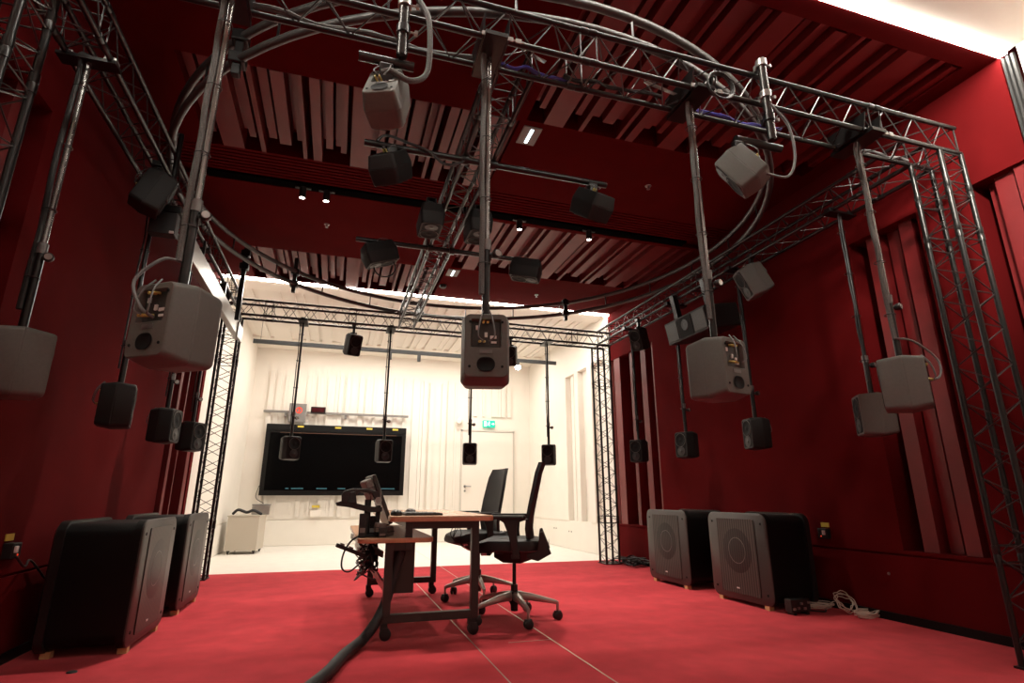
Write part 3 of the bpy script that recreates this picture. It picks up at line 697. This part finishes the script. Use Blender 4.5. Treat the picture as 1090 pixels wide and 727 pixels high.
# ------------------------------------------------------------------ the white room beyond
t = thing('light_track', 'long dark lighting track hanging in the white room', 'light track', (1.1, 8.7, 3.10))
MB().box((-2.43, -.02, -.03), (2.42, .02, .03)).build('track_bar', 'speaker_dark', t, .003)
for x in (-2.33, -.4, 2.3): MB().tube([(x, 0, .03), (x, 0, .56)], .003, 5).build('suspension_wire', 'cable_black', t)
for x, on in ((.04, 0), (-.42, 0), (1.72, 1)):
    c = MB().lathe([(0, -.03), (.028, -.03), (.028, -.14), (.022, -.14)], (x, 0, 0), (0, 0, 1), 14).build('track_head', 'cable_black', t)
    if on: MB().lathe([(0, -.165), (.035, -.155), (.048, -.12), (.035, -.09), (0, -.085)], (x, -.03, .0), (0, -.3, 1), 14).build('lit_bulb', 'bulb', c)
# TV screen
t = thing('wall_screen', 'very large black screen on the white back wall', 'screen', (0, 11.27, .88))
MB().box((-1.30, -.03, .0), (1.29, .06, 1.30)).build('screen_bezel', 'tv_frame', t, .006)
sc = MB().box((-1.22, -.033, .09), (1.21, -.029, 1.14)).build('display', 'screen_black', t)
m = MB()
for a, b in ((-.86, -.80), (-.76, -.55), (-.32, -.13), (.06, .2), (.75, 1.12)): m.box((a, -.0345, .115), (b, -.033, .135))
m.build('screen_taskbar', 'teal_glow', sc)
MB().box((-1.05, -.036, 1.135), (1.10, -.030, 1.150)).build('wood_reflection', 'brown_line', t)  # thin brown line painted in for a wood reflection on the glossy screen
MB().box((-1.30, -.045, 1.17), (1.29, .05, 1.30)).build('top_bar', 'tv_frame', t, .01)
for x in (-.70, -.02, .57, 1.07): MB().box((x-.055, -.049, 1.245), (x+.055, -.045, 1.275)).build('yellow_sticker', 'yellow', t)
for x in (-.9, .9): MB().box((x-.05, .055, .3), (x+.05, .13, 1.1)).build('wall_mount', 'speaker_dark', t)
t = thing('equipment_rail', 'thin grey rail on brackets above the big screen', 'rail', (0, 11.30, 2.42))
MB().box((-1.39, -.02, -.02), (-.92, .02, .02)).box((-.62, -.02, -.02), (1.32, .02, .02)).build('rail_bar', 'grey_device', t)
for x in (-1.0, .1, .85): MB().box((x-.02, -.01, -.09), (x+.02, .10, -.02)).build('rail_bracket', 'grey_device', t)
t = thing('warning_panel', 'small grey panel with a red ring sign above the screen', 'sign', (-.79, 11.24, 2.22))
MB().box((-.15, 0, 0), (.16, .02, .36)).build('panel', 'grey_device', t, .004)
MB().lathe([(.045, 0), (.06, 0), (.06, .004), (.045, .004), (.045, 0)], (.03, -.004, .23), (0, -1, 0), 20).build('red_ring', 'red_glow', t)
MB().box((.02, -.008, .17), (.04, -.004, .29)).build('ring_bar', 'red_glow', t)
t = thing('tracking_camera', 'dark red tinted sensor bar on the rail above the screen', 'sensor', (-.42, 11.25, 2.47))
MB().box((-.13, -.04, -.06), (.14, .03, .06)).build('sensor_body', 'tv_frame', t, .01)
MB().box((-.11, -.044, -.04), (.12, -.04, .04)).build('sensor_lens', 'red_dark_lens', t)
# exit sign
t = thing('exit_sign', 'green emergency exit sign with running figure and arrow above the door', 'sign', (3.02, 11.33, 2.27))
MB().box((-.12, 0, 0), (.14, .06, .145)).build('sign_box', 'exit_green', t, .003)
m = MB(); y = -.003
m.box((-.10, y, .02), (-.045, 0, .125))        # doorway
m.build('door_symbol', 'exit_white', t)
m = MB(); m.lathe([(0, .003), (.010, .003), (.010, 0)], (.012, 0, .118), (0, -1, 0), 12)
m.bar((.008, -.002, .105), (-.002, -.002, .070), .003, .014, (1, 0, 0)); m.bar((-.002, -.002, .072), (.020, -.002, .052), .003, .009, (1, 0, 0)); m.bar((.020, -.002, .052), (.014, -.002, .022), .003, .008, (1, 0, 0))
m.bar((-.002, -.002, .072), (-.016, -.002, .045), .003, .009, (1, 0, 0)); m.bar((-.016, -.002, .045), (-.034, -.002, .042), .003, .008, (1, 0, 0)); m.bar((.008, -.002, .1), (.032, -.002, .080), .003, .007, (1, 0, 0)); m.bar((.006, -.002, .1), (-.018, -.002, .088), .003, .007, (1, 0, 0))
m.build('running_figure', 'exit_white', t)
m = MB(); m.prism([(.058, .065), (.095, .065), (.095, .045), (.128, .073), (.095, .100), (.095, .081), (.058, .081)], 1, -.003, 0)
m.build('arrow_symbol', 'exit_white', t)
t = thing('wall_speaker', 'small white wall speaker beside the top of the door', 'loudspeaker', (2.36, 11.28, 2.30))
MB().lathe([(0, .0), (.045, .0), (.07, .04), (.07, .10), (.02, .12), (0, .12)], (0, -.03, .07), (.4, 1, 0), 18).build('speaker_shell', 'door_white', t)
MB().box((-.02, .06, .05), (.02, .12, .1)).build('wall_bracket', 'door_white', t)
for x, z, l_ in ((-.30, .66, 'yellow label above a white wall outlet under the screen, left'),):
    t = thing('wall_outlet', l_, 'wall outlet', (x, YB-.07, z))
    MB().box((-.09, -.005, -.16), (.09, .07, -.04)).build('outlet_plate', 'door_white', t, .004)
    MB().box((-.07, -.008, 0), (.07, -.002, .045)).build('yellow_label', 'yellow', t)
for x0, l_ in ((.52, 'left'), (.84, 'right'),):
    m = MB().lathe([(0, .004), (.014, .004), (.015, 0)], (x0, YB-.012, .30), (0, -1, 0), 10).build('cupboard_lock', 'cable_black'); tag(m, 'tiny black lock on the white wall cupboard, %s of the pair' % l_, 'lock', 'locks on the white cupboard')
for y, z, l_ in ((10.0, .30, 'farther of the double holes in the white side wall'), (9.3, .28, 'nearer of the double holes in the white side wall')):
    m = MB()
    for e in (-.05, .05): m.lathe([(0, .004), (.012, .004), (.013, 0)], (XR, y+e, z), (-1, 0, 0), 10)
    tag(m.build('cable_socket', 'cable_black'), l_, 'socket', 'holes in the white side wall')
# cream cabinet on wheels
t = thing('rolling_cabinet', 'pale cream cabinet on small wheels at the back left', 'cabinet', (-1.28, 10.22, 0), (0, 0, -.08))
MB().box((-.25, -.27, .05), (.21, .27, .56)).build('cabinet_body', 'cabinet_cream', t, .004)
MB().box((-.26, -.28, .56), (.22, .28, .575)).build('cabinet_top', 'cabinet_cream', t, .002)
for a, b in ((-.2, -.22), (.17, -.22), (-.2, .22), (.17, .22)): MB().lathe([(0, -.012), (.024, -.012), (.024, .012), (0, .012)], (a, b, .024), (1, 0, 0), 12).box((a-.02, b-.02, .03), (a+.02, b+.02, .052)).build('caster', 'rubber', t)
t = thing('electronic_device', 'grey metal device standing on the cream cabinet', 'electronic device', (-1.16, 10.32, .576))
MB().box((-.10, -.06, 0), (.17, .10, .15)).build('device_body', 'aluminium', t, .006)
MB().box((-.105, -.065, .15), (.175, .105, .165)).build('device_lid', 'grey_device', t, .004)
t = MB().tube(curve([(-1.5, 10.05, .60), (-1.42, 10.0, .66), (-1.30, 10.05, .62), (-1.20, 10.0, .65), (-1.08, 10.06, .59)], 6), .022, 8).build('cable_bundle', 'sleeve_dark'); tag(t, 'dark cable bundle draped on the cream cabinet', 'cable')
t = MB().tube(curve([(-1.30, 11.20, 1.05), (-1.31, 11.0, .85), (-1.12, 10.5, .75)], 6), .006, 6).build('power_cable', 'cable_black'); tag(t, 'thin black cable from the screen corner down to the cabinet', 'cable')

# ------------------------------------------------------------------ wall boxes, floor clutter
for x, y, z, s, l_ in ((XL, 3.78, .58, 1, 'left'), (XR, 3.86, .56, -1, 'right')):
    t = thing('connection_box', 'small black connection box with yellow label on the %s red wall' % l_, 'wall box', (x, y, z), group='connection boxes on the red walls')
    MB().box((0, -.045, -.03), (.05*s, .045, .05)).build('box_body', 'cable_black', t, .006)
    MB().box((0, -.04, .06), (.006*s, .04, .095)).build('yellow_label', 'yellow', t)
    MB().box((.02*s, -.035, .0), (.062*s, -.012, .035)).build('white_plug', 'paper_white', t, .003)
    MB().lathe([(0, .003), (.005, .003), (.005, 0)], (.05*s, .01, -.012), (s, 0, 0), 8).build('red_light', 'red_glow', t)
tag(MB().tube(curve([(XL+.05, 3.78, .56), (XL+.07, 3.85, .50), (XL+.03, 4.0, .52), (XL+.04, 4.2, .40)], 5), .006, 6).build('power_cable', 'cable_black'), 'black cable from the left wall box to the subwoofer', 'cable')
tag(MB().lathe([(0, .006), (.010, .006), (.011, 0)], (XR-.008, 3.34, .32), (-1, 0, 0), 12).build('wall_hook', 'clamp_metal'), 'tiny pale stud on the lower right wall', 'stud')
def coil(cx, cy, r, n, z, h, sd, tilt=0.):
    rr = random.Random(sd); pts = []
    for k in range(n*14):
        a = 2*PI*k/14; q = r*(.72+.35*rr.random()+.18*math.sin(k*.13*sd))
        x = q*math.cos(a)*1.15; y = q*math.sin(a); zz = z+h*k/(n*14)
        if tilt: y, zz = y*math.cos(tilt)-0, zz + (y+r)*math.sin(tilt)
        pts.append((cx+x, cy+y, zz))
    return pts
tag(MB().tube(curve(coil(3.80, 3.87, .085, 5, .006, .05, 3), 2), .0038, 6).build('cable_coil', 'cable_white'), 'pale coiled cable on the carpet behind the nearer right subwoofer, left coil', 'cable')
tag(MB().tube(curve(coil(3.84, 3.66, .075, 4, .006, .04, 5, .9), 2), .0038, 6).build('cable_coil', 'cable_white'), 'pale coiled cable standing upright between the two flat coils', 'cable')
tag(MB().tube(curve(coil(3.86, 3.50, .085, 6, .006, .045, 7), 2), .0038, 6).build('cable_coil', 'cable_white'), 'pale coiled cable lying flat by the right wall, rightmost coil', 'cable')
tag(MB().tube(curve([(3.72, 4.05, .07), (3.70, 3.98, .01), (3.62, 3.86, .008), (3.70, 3.74, .008), (3.78, 3.80, .008)], 6), .006, 6).build('power_cable', 'cable_black'), 'short black cable curled on the carpet behind the nearer right subwoofer', 'cable')
m = MB(); rr = random.Random(4)
for j in range(9):
    m.tube(curve([(3.62+.35*rr.random(), 6.55+.6*rr.random(), .012+.09*rr.random()) for _ in range(6)], 5), .007, 6)
tag(m.build('cable_pile', 'cable_black'), 'pile of black cables on the carpet between the back right tower and the subwoofer', 'cable')
m = MB(); rr = random.Random(8)
for j in range(6): m.tube(curve([(3.50+.22*rr.random(), 4.66+.22*rr.random(), .015+.14*rr.random()) for _ in range(6)], 5), .006, 6)
tag(m.build('cable_pile', 'cable_grey'), 'tangle of dark cables between the two right subwoofers', 'cable')
t = thing('amplifier_box', 'small black amplifier with silver connectors on the carpet beside the nearer right subwoofer', 'amplifier', (3.47, 3.72, .0))
MB().box((-.09, .0, 0.02), (.09, .07, .11)).build('amplifier_body', 'cable_black', t, .005)
for y, z in ((-.07, .045), (-.03, .05), (.0, .08), (.03, .045), (.07, .085)): MB().box((y-.01, -.012, z-.008), (y+.01, .0, z+.008)).build('connector', 'clamp_metal', t)
for y in (-.06, .06): MB().box((y-.012, .0, 0), (y+.012, .07, .022)).build('rubber_foot', 'rubber', t)
tag(MB().lathe([(0, .006), (.022, .006), (.026, 0)], (-1.207, 3.70, 0), (0, 0, 1), 10).build('floor_marker', 'cable_black'), 'tiny black disc lying on the carpet at lower left', 'disc')

# ------------------------------------------------------------------ desk
t = thing('mobile_desk', 'two-level work desk with beech tops and dark steel frame on casters', 'desk', (0, 0, 0))
desk = t
def rtop(x0, y0, x1, y1, z0, z1, r):
    m = MB(); pl = [(x+(x0+x1)/2, y+(y0+y1)/2) for x, y in rrect(x1-x0, y1-y0, r, 5)]
    return m.loft([[(x, y, z0) for x, y in pl], [(x, y, z1) for x, y in pl]], True, True)
rtop(.365, 3.80, 1.065, 5.56, .708, .742, .05).build('tabletop', 'beech', t, .003)
rtop(.17, 3.84, .665, 5.60, .577, .607, .07).build('lower_shelf', 'beech', t, .003)
def frame(y, s):
    m = MB(); w = .05
    m.bar((.375, y, .135), (.375, y, .575), w, w, (0, 1, 0)); m.build('leg', 'frame_brown', t, .003)
    m = MB(); m.bar((.945, y, .105), (.945, y, .708), w, w, (0, 1, 0)); m.build('leg', 'frame_brown', t, .003)
    m = MB(); m.bar((.35, y, .552), (.52, y, .552), w*.9, w); m.bar((.495, y, .53), (.495, y, .708), w*.9, w, (0, 1, 0)); m.bar((.47, y, .684), (.97, y, .684), w*.9, w*.95); m.build('top_beam', 'frame_brown', t, .003)
    MB().bar((.35, y, .125), (.97, y, .125), w*.95, w).build('foot_beam', 'frame_brown', t, .003)
    for x in (.365, .930):
        c = MB().box((x-.022, y-.025, .062), (x+.022, y+.025, .10)).box((x-.014, y-.028, .03), (x+.030, y-.023, .075)).box((x-.014, y+.023, .03), (x+.030, y+.028, .075)).build('caster', 'rubber', t)
        for e in (-.013, .013): MB().lathe([(0, -.009), (.028, -.009), (.036, -.005), (.036, .005), (.028, .009), (0, .009)], (x+.012, y+e, .036), (0, 1, 0), 18).build('wheel', 'rubber', c)
frame(3.88, 1); frame(5.50, -1)
MB().bar((.945, 3.9, .684), (.945, 5.5, .684), .03, .04).bar((.50, 3.9, .684), (.50, 5.5, .684), .03, .04).build('side_beam', 'frame_brown', t)
MB().box((.41, 3.97, .255), (.555, 4.52, .577)).build('hanging_case', 'frame_brown', t, .004)
tr = MB(); tr.bar((.20, 4.75, .52), (.36, 3.93, .30), .012, .05); tr.bar((.16, 4.75, .57), (.34, 3.95, .50), .012, .04)
tr.build('cable_tray_edge', 'aluminium', t)
MB().box((.20, 4.15, .47), (.35, 5.0, .49)).build('under_shelf', 'aluminium', t)
# sleeve from desk to front
tag(MB().tube(curve([(-.12, 2.75, .034), (.03, 3.14, .034), (.115, 3.45, .034), (.20, 3.68, .034), (.25, 3.80, .045), (.32, 3.86, .12), (.375, 3.92, .22), (.42, 3.94, .38), (.46, 3.935, .52)], 7), [.034]*0 or .032, 12).build('cable_sleeve', 'sleeve_dark'), 'thick black braided cable sleeve running from the desk across the red carpet', 'cable')
# cables at the desk
rr = random.Random(21)
def tangle(n, bx, r, name, mtl, lab, kind=None):
    m = MB()
    for j in range(n):
        m.tube(curve([tuple(bx[i][0]+(bx[i][1]-bx[i][0])*rr.random() for i in range(3)) for _ in range(6)], 5), r, 6)
    return tag(m.build(name, mtl), lab, 'cable', kind=kind)
tangle(14, ((.19, .34), (3.95, 4.6), (.38, .57)), .0055, 'cable_tangle', 'cable_black', 'dense tangle of black cables under the left side of the desk', 'stuff')
tangle(4, ((.18, .34), (3.95, 4.4), (.30, .48)), .005, 'cable_tangle', 'cable_grey', 'few grey cables hanging under the left side of the desk', 'stuff')
tag(MB().tube(curve([(.19, 4.0, .62), (.13, 3.98, .58), (.09, 3.98, .50), (.09, 3.98, .42), (.14, 3.98, .40), (.22, 4.0, .46)], 6), .006, 6).build('loose_cable', 'cable_black'), 'black cable loop sticking out left of the desk', 'cable')
tag(MB().tube(curve([(.86, 4.2, .66), (.84, 4.2, .60), (.88, 4.2, .56), (.92, 4.2, .60), (.90, 4.2, .65), (.86, 4.2, .58), (.88, 4.2, .66)], 6), .003, 5).build('loose_cable', 'cable_black'), 'thin cable loop hanging under the tabletop in front of the chair', 'cable')
t = thing('power_strip', 'black power strip dangling left of the desk on its cables', 'power strip', (.20, 4.0, .50), (0, .38, .1))
MB().box((-.17, -.02, -.012), (.06, .02, .012)).build('strip_body', 'cable_black', t, .003)
for k in range(3): MB().box((-.15+k*.06, -.015, .012), (-.12+k*.06, .015, .022)).build('plug', 'grey_device', t, .002)
# things on the lower shelf
for i, (x, y, w, d, h, mt, l_) in enumerate(((.20, 3.98, .045, .07, .15, 'cable_black', 'tall narrow black box on the lower desk shelf, left end'), (.27, 4.10, .05, .08, .13, 'tv_frame', 'black box on the lower shelf, in the middle of the dark boxes'),
        (.33, 3.96, .05, .08, .06, 'panel_dark', 'low dark box on the lower shelf below the screen'))):
    t = thing('interface_box', l_, 'electronic box', (x, y, .607), group='dark boxes on the lower desk shelf')
    MB().box((-w/2, -d/2, 0), (w/2, d/2, h)).build('box_body', mt, t, .004)
    MB().box((-w/2+.006, -d/2-.002, h*.2), (w/2-.006, -d/2, h*.4)).build('socket_row', 'grey_device', t)
for x, y, z, r_, l_ in ((.315, 3.97, .668, .1, 'pale grey adapter box on the shelf below the tilted screen'), (.372, 4.02, .64, -.1, 'pale grey adapter box between the shelf and the tabletop edge')):
    t = thing('adapter_box', l_, 'adapter', (x, y, z), (0, r_, .2), group='pale adapter boxes on the lower shelf')
    MB().box((-.035, -.03, -.031), (.035, .03, .03)).build('adapter_body', 'tape_grey', t, .008)
    MB().box((-.037, -.032, -.004), (.037, .032, .0)).build('adapter_joint', 'cable_black', t)
# monitor on its arm
t = thing('monitor', 'slim touch monitor leaning back on a black jointed arm above the left desk edge', 'monitor', (.30, 4.03, .607))
tilt = Matrix.Translation((.035, .02, .20)) @ Euler((0, math.radians(-23), math.radians(4))).to_matrix().to_4x4()
MB().box((-.013, -.05, -.13), (.013, .32, .22), tilt).build('monitor_panel', 'frame_brown', t, .004)
MB().box((.013, -.04, -.12), (.0145, .31, .21), tilt).build('monitor_screen', 'screen_black', t)
mb_ = MB().box((-.066, -.03, .06), (-.013, .28, .205), tilt).build('monitor_back', 'tape_grey', t, .012)
MB().box((-.068, -.034, .145), (-.012, .285, .149), tilt).box((-.068, -.034, .11), (-.012, .285, .113), tilt).build('tape_line', 'cable_black', mb_)
sa = MB().tube([(-.07, .02, 0), (-.07, .02, .24)], .022, 12).build('support_arm', 'cable_black', t)
MB().box((-.12, -.04, 0), (-.02, .06, .015)).build('arm_base', 'cable_black', sa, .003)
def sh(poly): return [(x-.075, z+.05) for x, z in poly]
MB().prism(sh([(-.20, .150), (-.21, .170), (-.16, .185), (.02, .145), (.10, .140), (.10, .110), (.02, .105), (-.12, .14)]), 1, -.022, .022).build('lower_link', 'chair_plastic', sa, .004)
MB().prism(sh([(-.17, .17), (-.175, .225), (-.155, .25), (-.10, .262), (.0, .262), (.07, .24), (.11, .20), (.05, .185), (.02, .230), (-.06, .240), (-.085, .205), (-.10, .165)]), 1, -.03, .03).build('upper_link', 'chair_plastic', sa, .005)
MB().prism(sh([(-.13, .170), (-.12, .235), (-.085, .245), (-.07, .16)]), 1, -.04, .04).build('arm_joint', 'cable_black', sa, .004)
MB().lathe([(0, -.02), (.022, -.02), (.022, .02), (0, .02)], (-.005, -.03, .235), (0, 1, 0), 14).build('tilt_joint', 'clamp_metal', sa)
MB().tube([(-.03, -.035, .22), (.01, -.03, .25), (.005, -.03, .31)], .006, 6).build('arm_bracket', 'clamp_metal', sa)
MB().tube([(.0, .02, 0), (.0, .02, .20)], .016, 12).build('second_column', 'cable_black', sa)
# keyboard, mice
t = thing('keyboard', 'flat dark keyboard near the left edge of the tabletop', 'keyboard', (.60, 4.02, .742), (0, 0, .05))
MB().box((-.13, -.07, 0), (.13, .25, .014)).build('keyboard_body', 'cable_black', t, .003)
m = MB()
for i in range(8):
    for j in range(10): m.box((-.12+i*.030, -.06+j*.030, .014), (-.12+i*.030+.025, -.06+j*.030+.025, .018))
m.build('keys', 'chair_plastic', t)
for x, y, l_ in ((.42, 4.0, 'black mouse at the left end of the tabletop'), (.56, 4.34, 'black mouse lying behind the keyboard')):
    t = thing('computer_mouse', l_, 'computer mouse', (x, y, .742), (0, 0, .3), group='mice on the desk')
    MB().loft([[(a*k, b*k*1.0, z) for a, b in rrect(.062, .105, .028, 6)] for k, z in ((.92, 0), (1, .008), (.96, .020), (.78, .031), (.45, .037))], True, True).build('mouse_shell', 'chair_plastic', t)
    MB().box((-.003, .015, .030), (.003, .035, .039)).build('scroll_wheel', 'grey_device', t)

# ------------------------------------------------------------------ office chairs (forward = +Y)
def make_chair(label, off=0):
    t = thing('office_chair', label, 'office chair', group='office chairs at the desk')
    # five star base
    for k in range(5):
        a = math.radians(90+off+72*k); u = Vector((math.cos(a), math.sin(a), 0)); s = Vector((-u.y, u.x, 0))
        rings = []
        for r, z, w, h in ((.035, .162, .050, .062), (.12, .155, .044, .050), (.22, .137, .036, .038), (.305, .120, .030, .028), (.325, .112, .024, .024)):
            p = u*r; rings.append([tuple(p+s*(w/2*cx)+Vector((0, 0, z+h/2*cz))) for cx, cz in ((-.7, -1), (.7, -1), (1, -.4), (1, .4), (.6, 1), (-.6, 1), (-1, .4), (-1, -.4))])
        sp = MB().loft(rings).tube([tuple(u*.318+Vector((0, 0, .108))), tuple(u*.318+Vector((0, 0, .06)))], .010, 8).build('base_spoke', 'chair_alu', t, .002)
        c = MB(); o = u*.318; tilt = s
        c.box((-.014, -.022, .030), (.014, .022, .062), Matrix.Translation(o) @ Matrix.Rotation(math.radians(15+9*k), 4, 'Z')); cs = c.build('caster', 'rubber', t)
        dv = Vector((math.cos(math.radians(15+9*k)), math.sin(math.radians(15+9*k)), 0)); w = MB()
        for e in (-.016, .016): w.lathe([(0, -.009), (.025, -.009), (.0305, -.005), (.0305, .005), (.025, .009), (0, .009)], o+dv*e+Vector((0, 0, .0305)), dv, 16)
        w.build('wheel', 'rubber', cs)
    MB().lathe([(0, .06), (.026, .06), (.028, .10), (.040, .12), (.040, .19), (.026, .195), (.026, .24), (.0, .24)], (0, 0, 0), (0, 0, 1), 20).build('base_hub', 'chair_plastic', t)
    MB().tube([(0, 0, .2), (0, 0, .40)], .014, 12).build('gas_lift', 'rubber', t)
    # mechanism
    MB().loft([[(x, -.17+.0*z, z) for x, z in ((-.06, .43), (.06, .43), (.07, .47), (-.07, .47))], [(x, -.05, z) for x, z in ((-.08, .39), (.08, .39), (.11, .48), (-.11, .48))], [(x, .08, z) for x, z in ((-.07, .395), (.07, .395), (.10, .48), (-.10, .48))], [(x, .15, z) for x, z in ((-.05, .43), (.05, .43), (.07, .48), (-.07, .48))]], sm=False).build('tilt_mechanism', 'chair_plastic', t, .008)
    MB().box((-.10, .08, .455), (-.06, .13, .468)).box((.06, .1, .45), (.22, .125, .462)).build('lever', 'chair_plastic', t, .003)
    # seat
    st = []
    for k, z, dy in ((.90, .480, -.005), (1.0, .492, 0), (1.015, .525, 0), (.98, .556, 0), (.86, .568, 0)):
        st.append([(x*k, y*k+.035, z - (.035*max(0, (y-.15)/.12) if z > .5 else .02*max(0, (y-.15)/.12))) for x, y in rrect(.48, .50, .13, 7)])
    MB().loft(st).build('seat', 'chair_black', t)
    MB().box((-.20, .16, .455), (.20, .235, .478)).build('seat_pan', 'chair_plastic', t, .008)
    MB().box((.18, .19, .462), (.2425, .225, .476)).box((-.2425, .19, .462), (-.18, .225, .476)).build('size_label', 'pink_label', t)
    # back: curved shell from the seat up
    prof = [(-.165, .50), (-.140, .56), (-.130, .64), (-.138, .72), (-.160, .83), (-.185, .94), (-.207, 1.04), (-.236, 1.118)]
    wd = [.16, .20, .215, .22, .22, .21, .195, .165]
    rings = []
    for (y, z), w in zip(prof, wd):
        f_, b_ = [], []
        for k in range(9):
            s = -1+2*k/8; cv = .03*s*s
            f_.append((w*s, y+cv+.014, z)); b_.append((w*s, y+cv-.014, z))
        rings.append(f_+b_[::-1])
    MB().loft(rings).build('backrest', 'chair_black', t)
    # spine and side brackets
    MB().loft([[(x, -.12, z) for x, z in ((-.05, .42), (.05, .42), (.05, .45), (-.05, .45))], [(x, -.25, z) for x, z in ((-.05, .44), (.05, .44), (.05, .48), (-.05, .48))], [(x, -.262, z) for x, z in ((-.045, .50), (.045, .50), (.045, .56), (-.045, .56))]], sm=False).build('back_spine', 'chair_plastic', t, .006)
    m = MB()
    for e in (-1, 1):
        m.prism([(-.10, .445), (-.18, .425), (-.275, .475), (-.215, .625), (-.195, .62), (-.185, .56), (-.175, .49), (-.10, .47)], 0, e*.235-.012, e*.235+.012)
    m.build('back_bracket', 'chair_plastic', t, .004)
    MB().tube(curve([(-.15, -.215, .52), (0, -.235, .52), (.15, -.215, .52)], 5), .014, 8).build('lumbar_bar', 'chair_plastic', t)
    # arms
    for e in (-1, 1):
        a = MB().prism([(-.05, .46), (.0, .46), (.03, .60), (.065, .685), (.11, .712), (-.12, .712), (-.035, .685), (-.03, .60)], 0, e*.265-.014, e*.265+.014).build('arm_post', 'chair_plastic', t, .006)
        pl = rrect(.085, .29, .035, 6)
        MB().loft([[(x*.95+e*.265, y*.97+.05, .710) for x, y in pl], [(x+e*.265, y+.05, .716) for x, y in pl], [(x+e*.265, y+.05, .728) for x, y in pl], [(x*.93+e*.265, y*.96+.05, .734) for x, y in pl]]).build('arm_pad', 'chair_plastic', a)
        MB().bar((e*.15, -.02, .455), (e*.275, -.02, .455), .06, .022).build('arm_bar', 'chair_plastic', t)
    return t
ch = make_chair('black mesh office chair nearest the camera, turned edge-on beside the desk', 38)
ch.location = (1.335, 4.22, 0); ch.rotation_euler = (0, 0, math.radians(70))
ch = make_chair('black mesh office chair behind the nearer one, at the far end of the desk', 7)
ch.location = (1.29, 5.14, 0); ch.rotation_euler = (0, 0, math.radians(96))

# ------------------------------------------------------------------ light
def area(x, y, z, sx, sy, e, col, rot=(0, 0, 0)):
    L = bpy.data.lights.new('area', 'AREA'); L.shape = 'RECTANGLE'; L.size = sx; L.size_y = sy; L.energy = e; L.color = col
    o = bpy.data.objects.new('ceiling_lamp', L); C.objects.link(o); o.location = (x, y, z); o.rotation_euler = rot; return o
area(1.2, -.8, ZC-.02, 3.6, .5, 28, (1, .90, .78))
area(1.2, 8.05, ZC-.02, 4.4, .4, 95, (1, .93, .84))
area(1.2, 10.2, ZC-.02, 4.4, .5, 95, (1, .93, .84))
L = bpy.data.lights.new('wash', 'SPOT'); L.energy = 700; L.spot_size = .95; L.spot_blend = .9; L.shadow_soft_size = .12; L.color = (1, .90, .78)
o = bpy.data.objects.new('wall_washer', L); C.objects.link(o); o.location = (2.35, .75, 3.60); o.rotation_euler = (Vector((3.96, 2.0, 2.85))-Vector(o.location)).to_track_quat('-Z', 'Y').to_euler()
w = bpy.data.worlds.new('World'); bpy.context.scene.world = w; w.use_nodes = True
w.node_tree.nodes['Background'].inputs[0].default_value = (.02, .018, .018, 1); w.node_tree.nodes['Background'].inputs[1].default_value = .3

# ------------------------------------------------------------------ camera
cam = bpy.data.cameras.new('camera'); co = bpy.data.objects.new('camera', cam); C.objects.link(co)
cam.sensor_width = 36; cam.lens = 36*586/1090; cam.clip_start = .05
co.location = (0, 0, .87)
th, yw = math.radians(15.68), math.radians(17.337)
d = Vector((math.sin(yw)*math.cos(th), math.cos(yw)*math.cos(th), math.sin(th)))
co.rotation_euler = d.to_track_quat('-Z', 'Y').to_euler()
sc = bpy.context.scene; sc.camera = co
sc.view_settings.view_transform = 'Standard'; sc.view_settings.look = 'None'; sc.view_settings.gamma = 1; sc.view_settings.use_curve_mapping = False
sc.view_settings.exposure = 0
sc.cycles.max_bounces = 8; sc.cycles.diffuse_bounces = 5; sc.cycles.caustics_reflective = False; sc.cycles.caustics_refractive = False
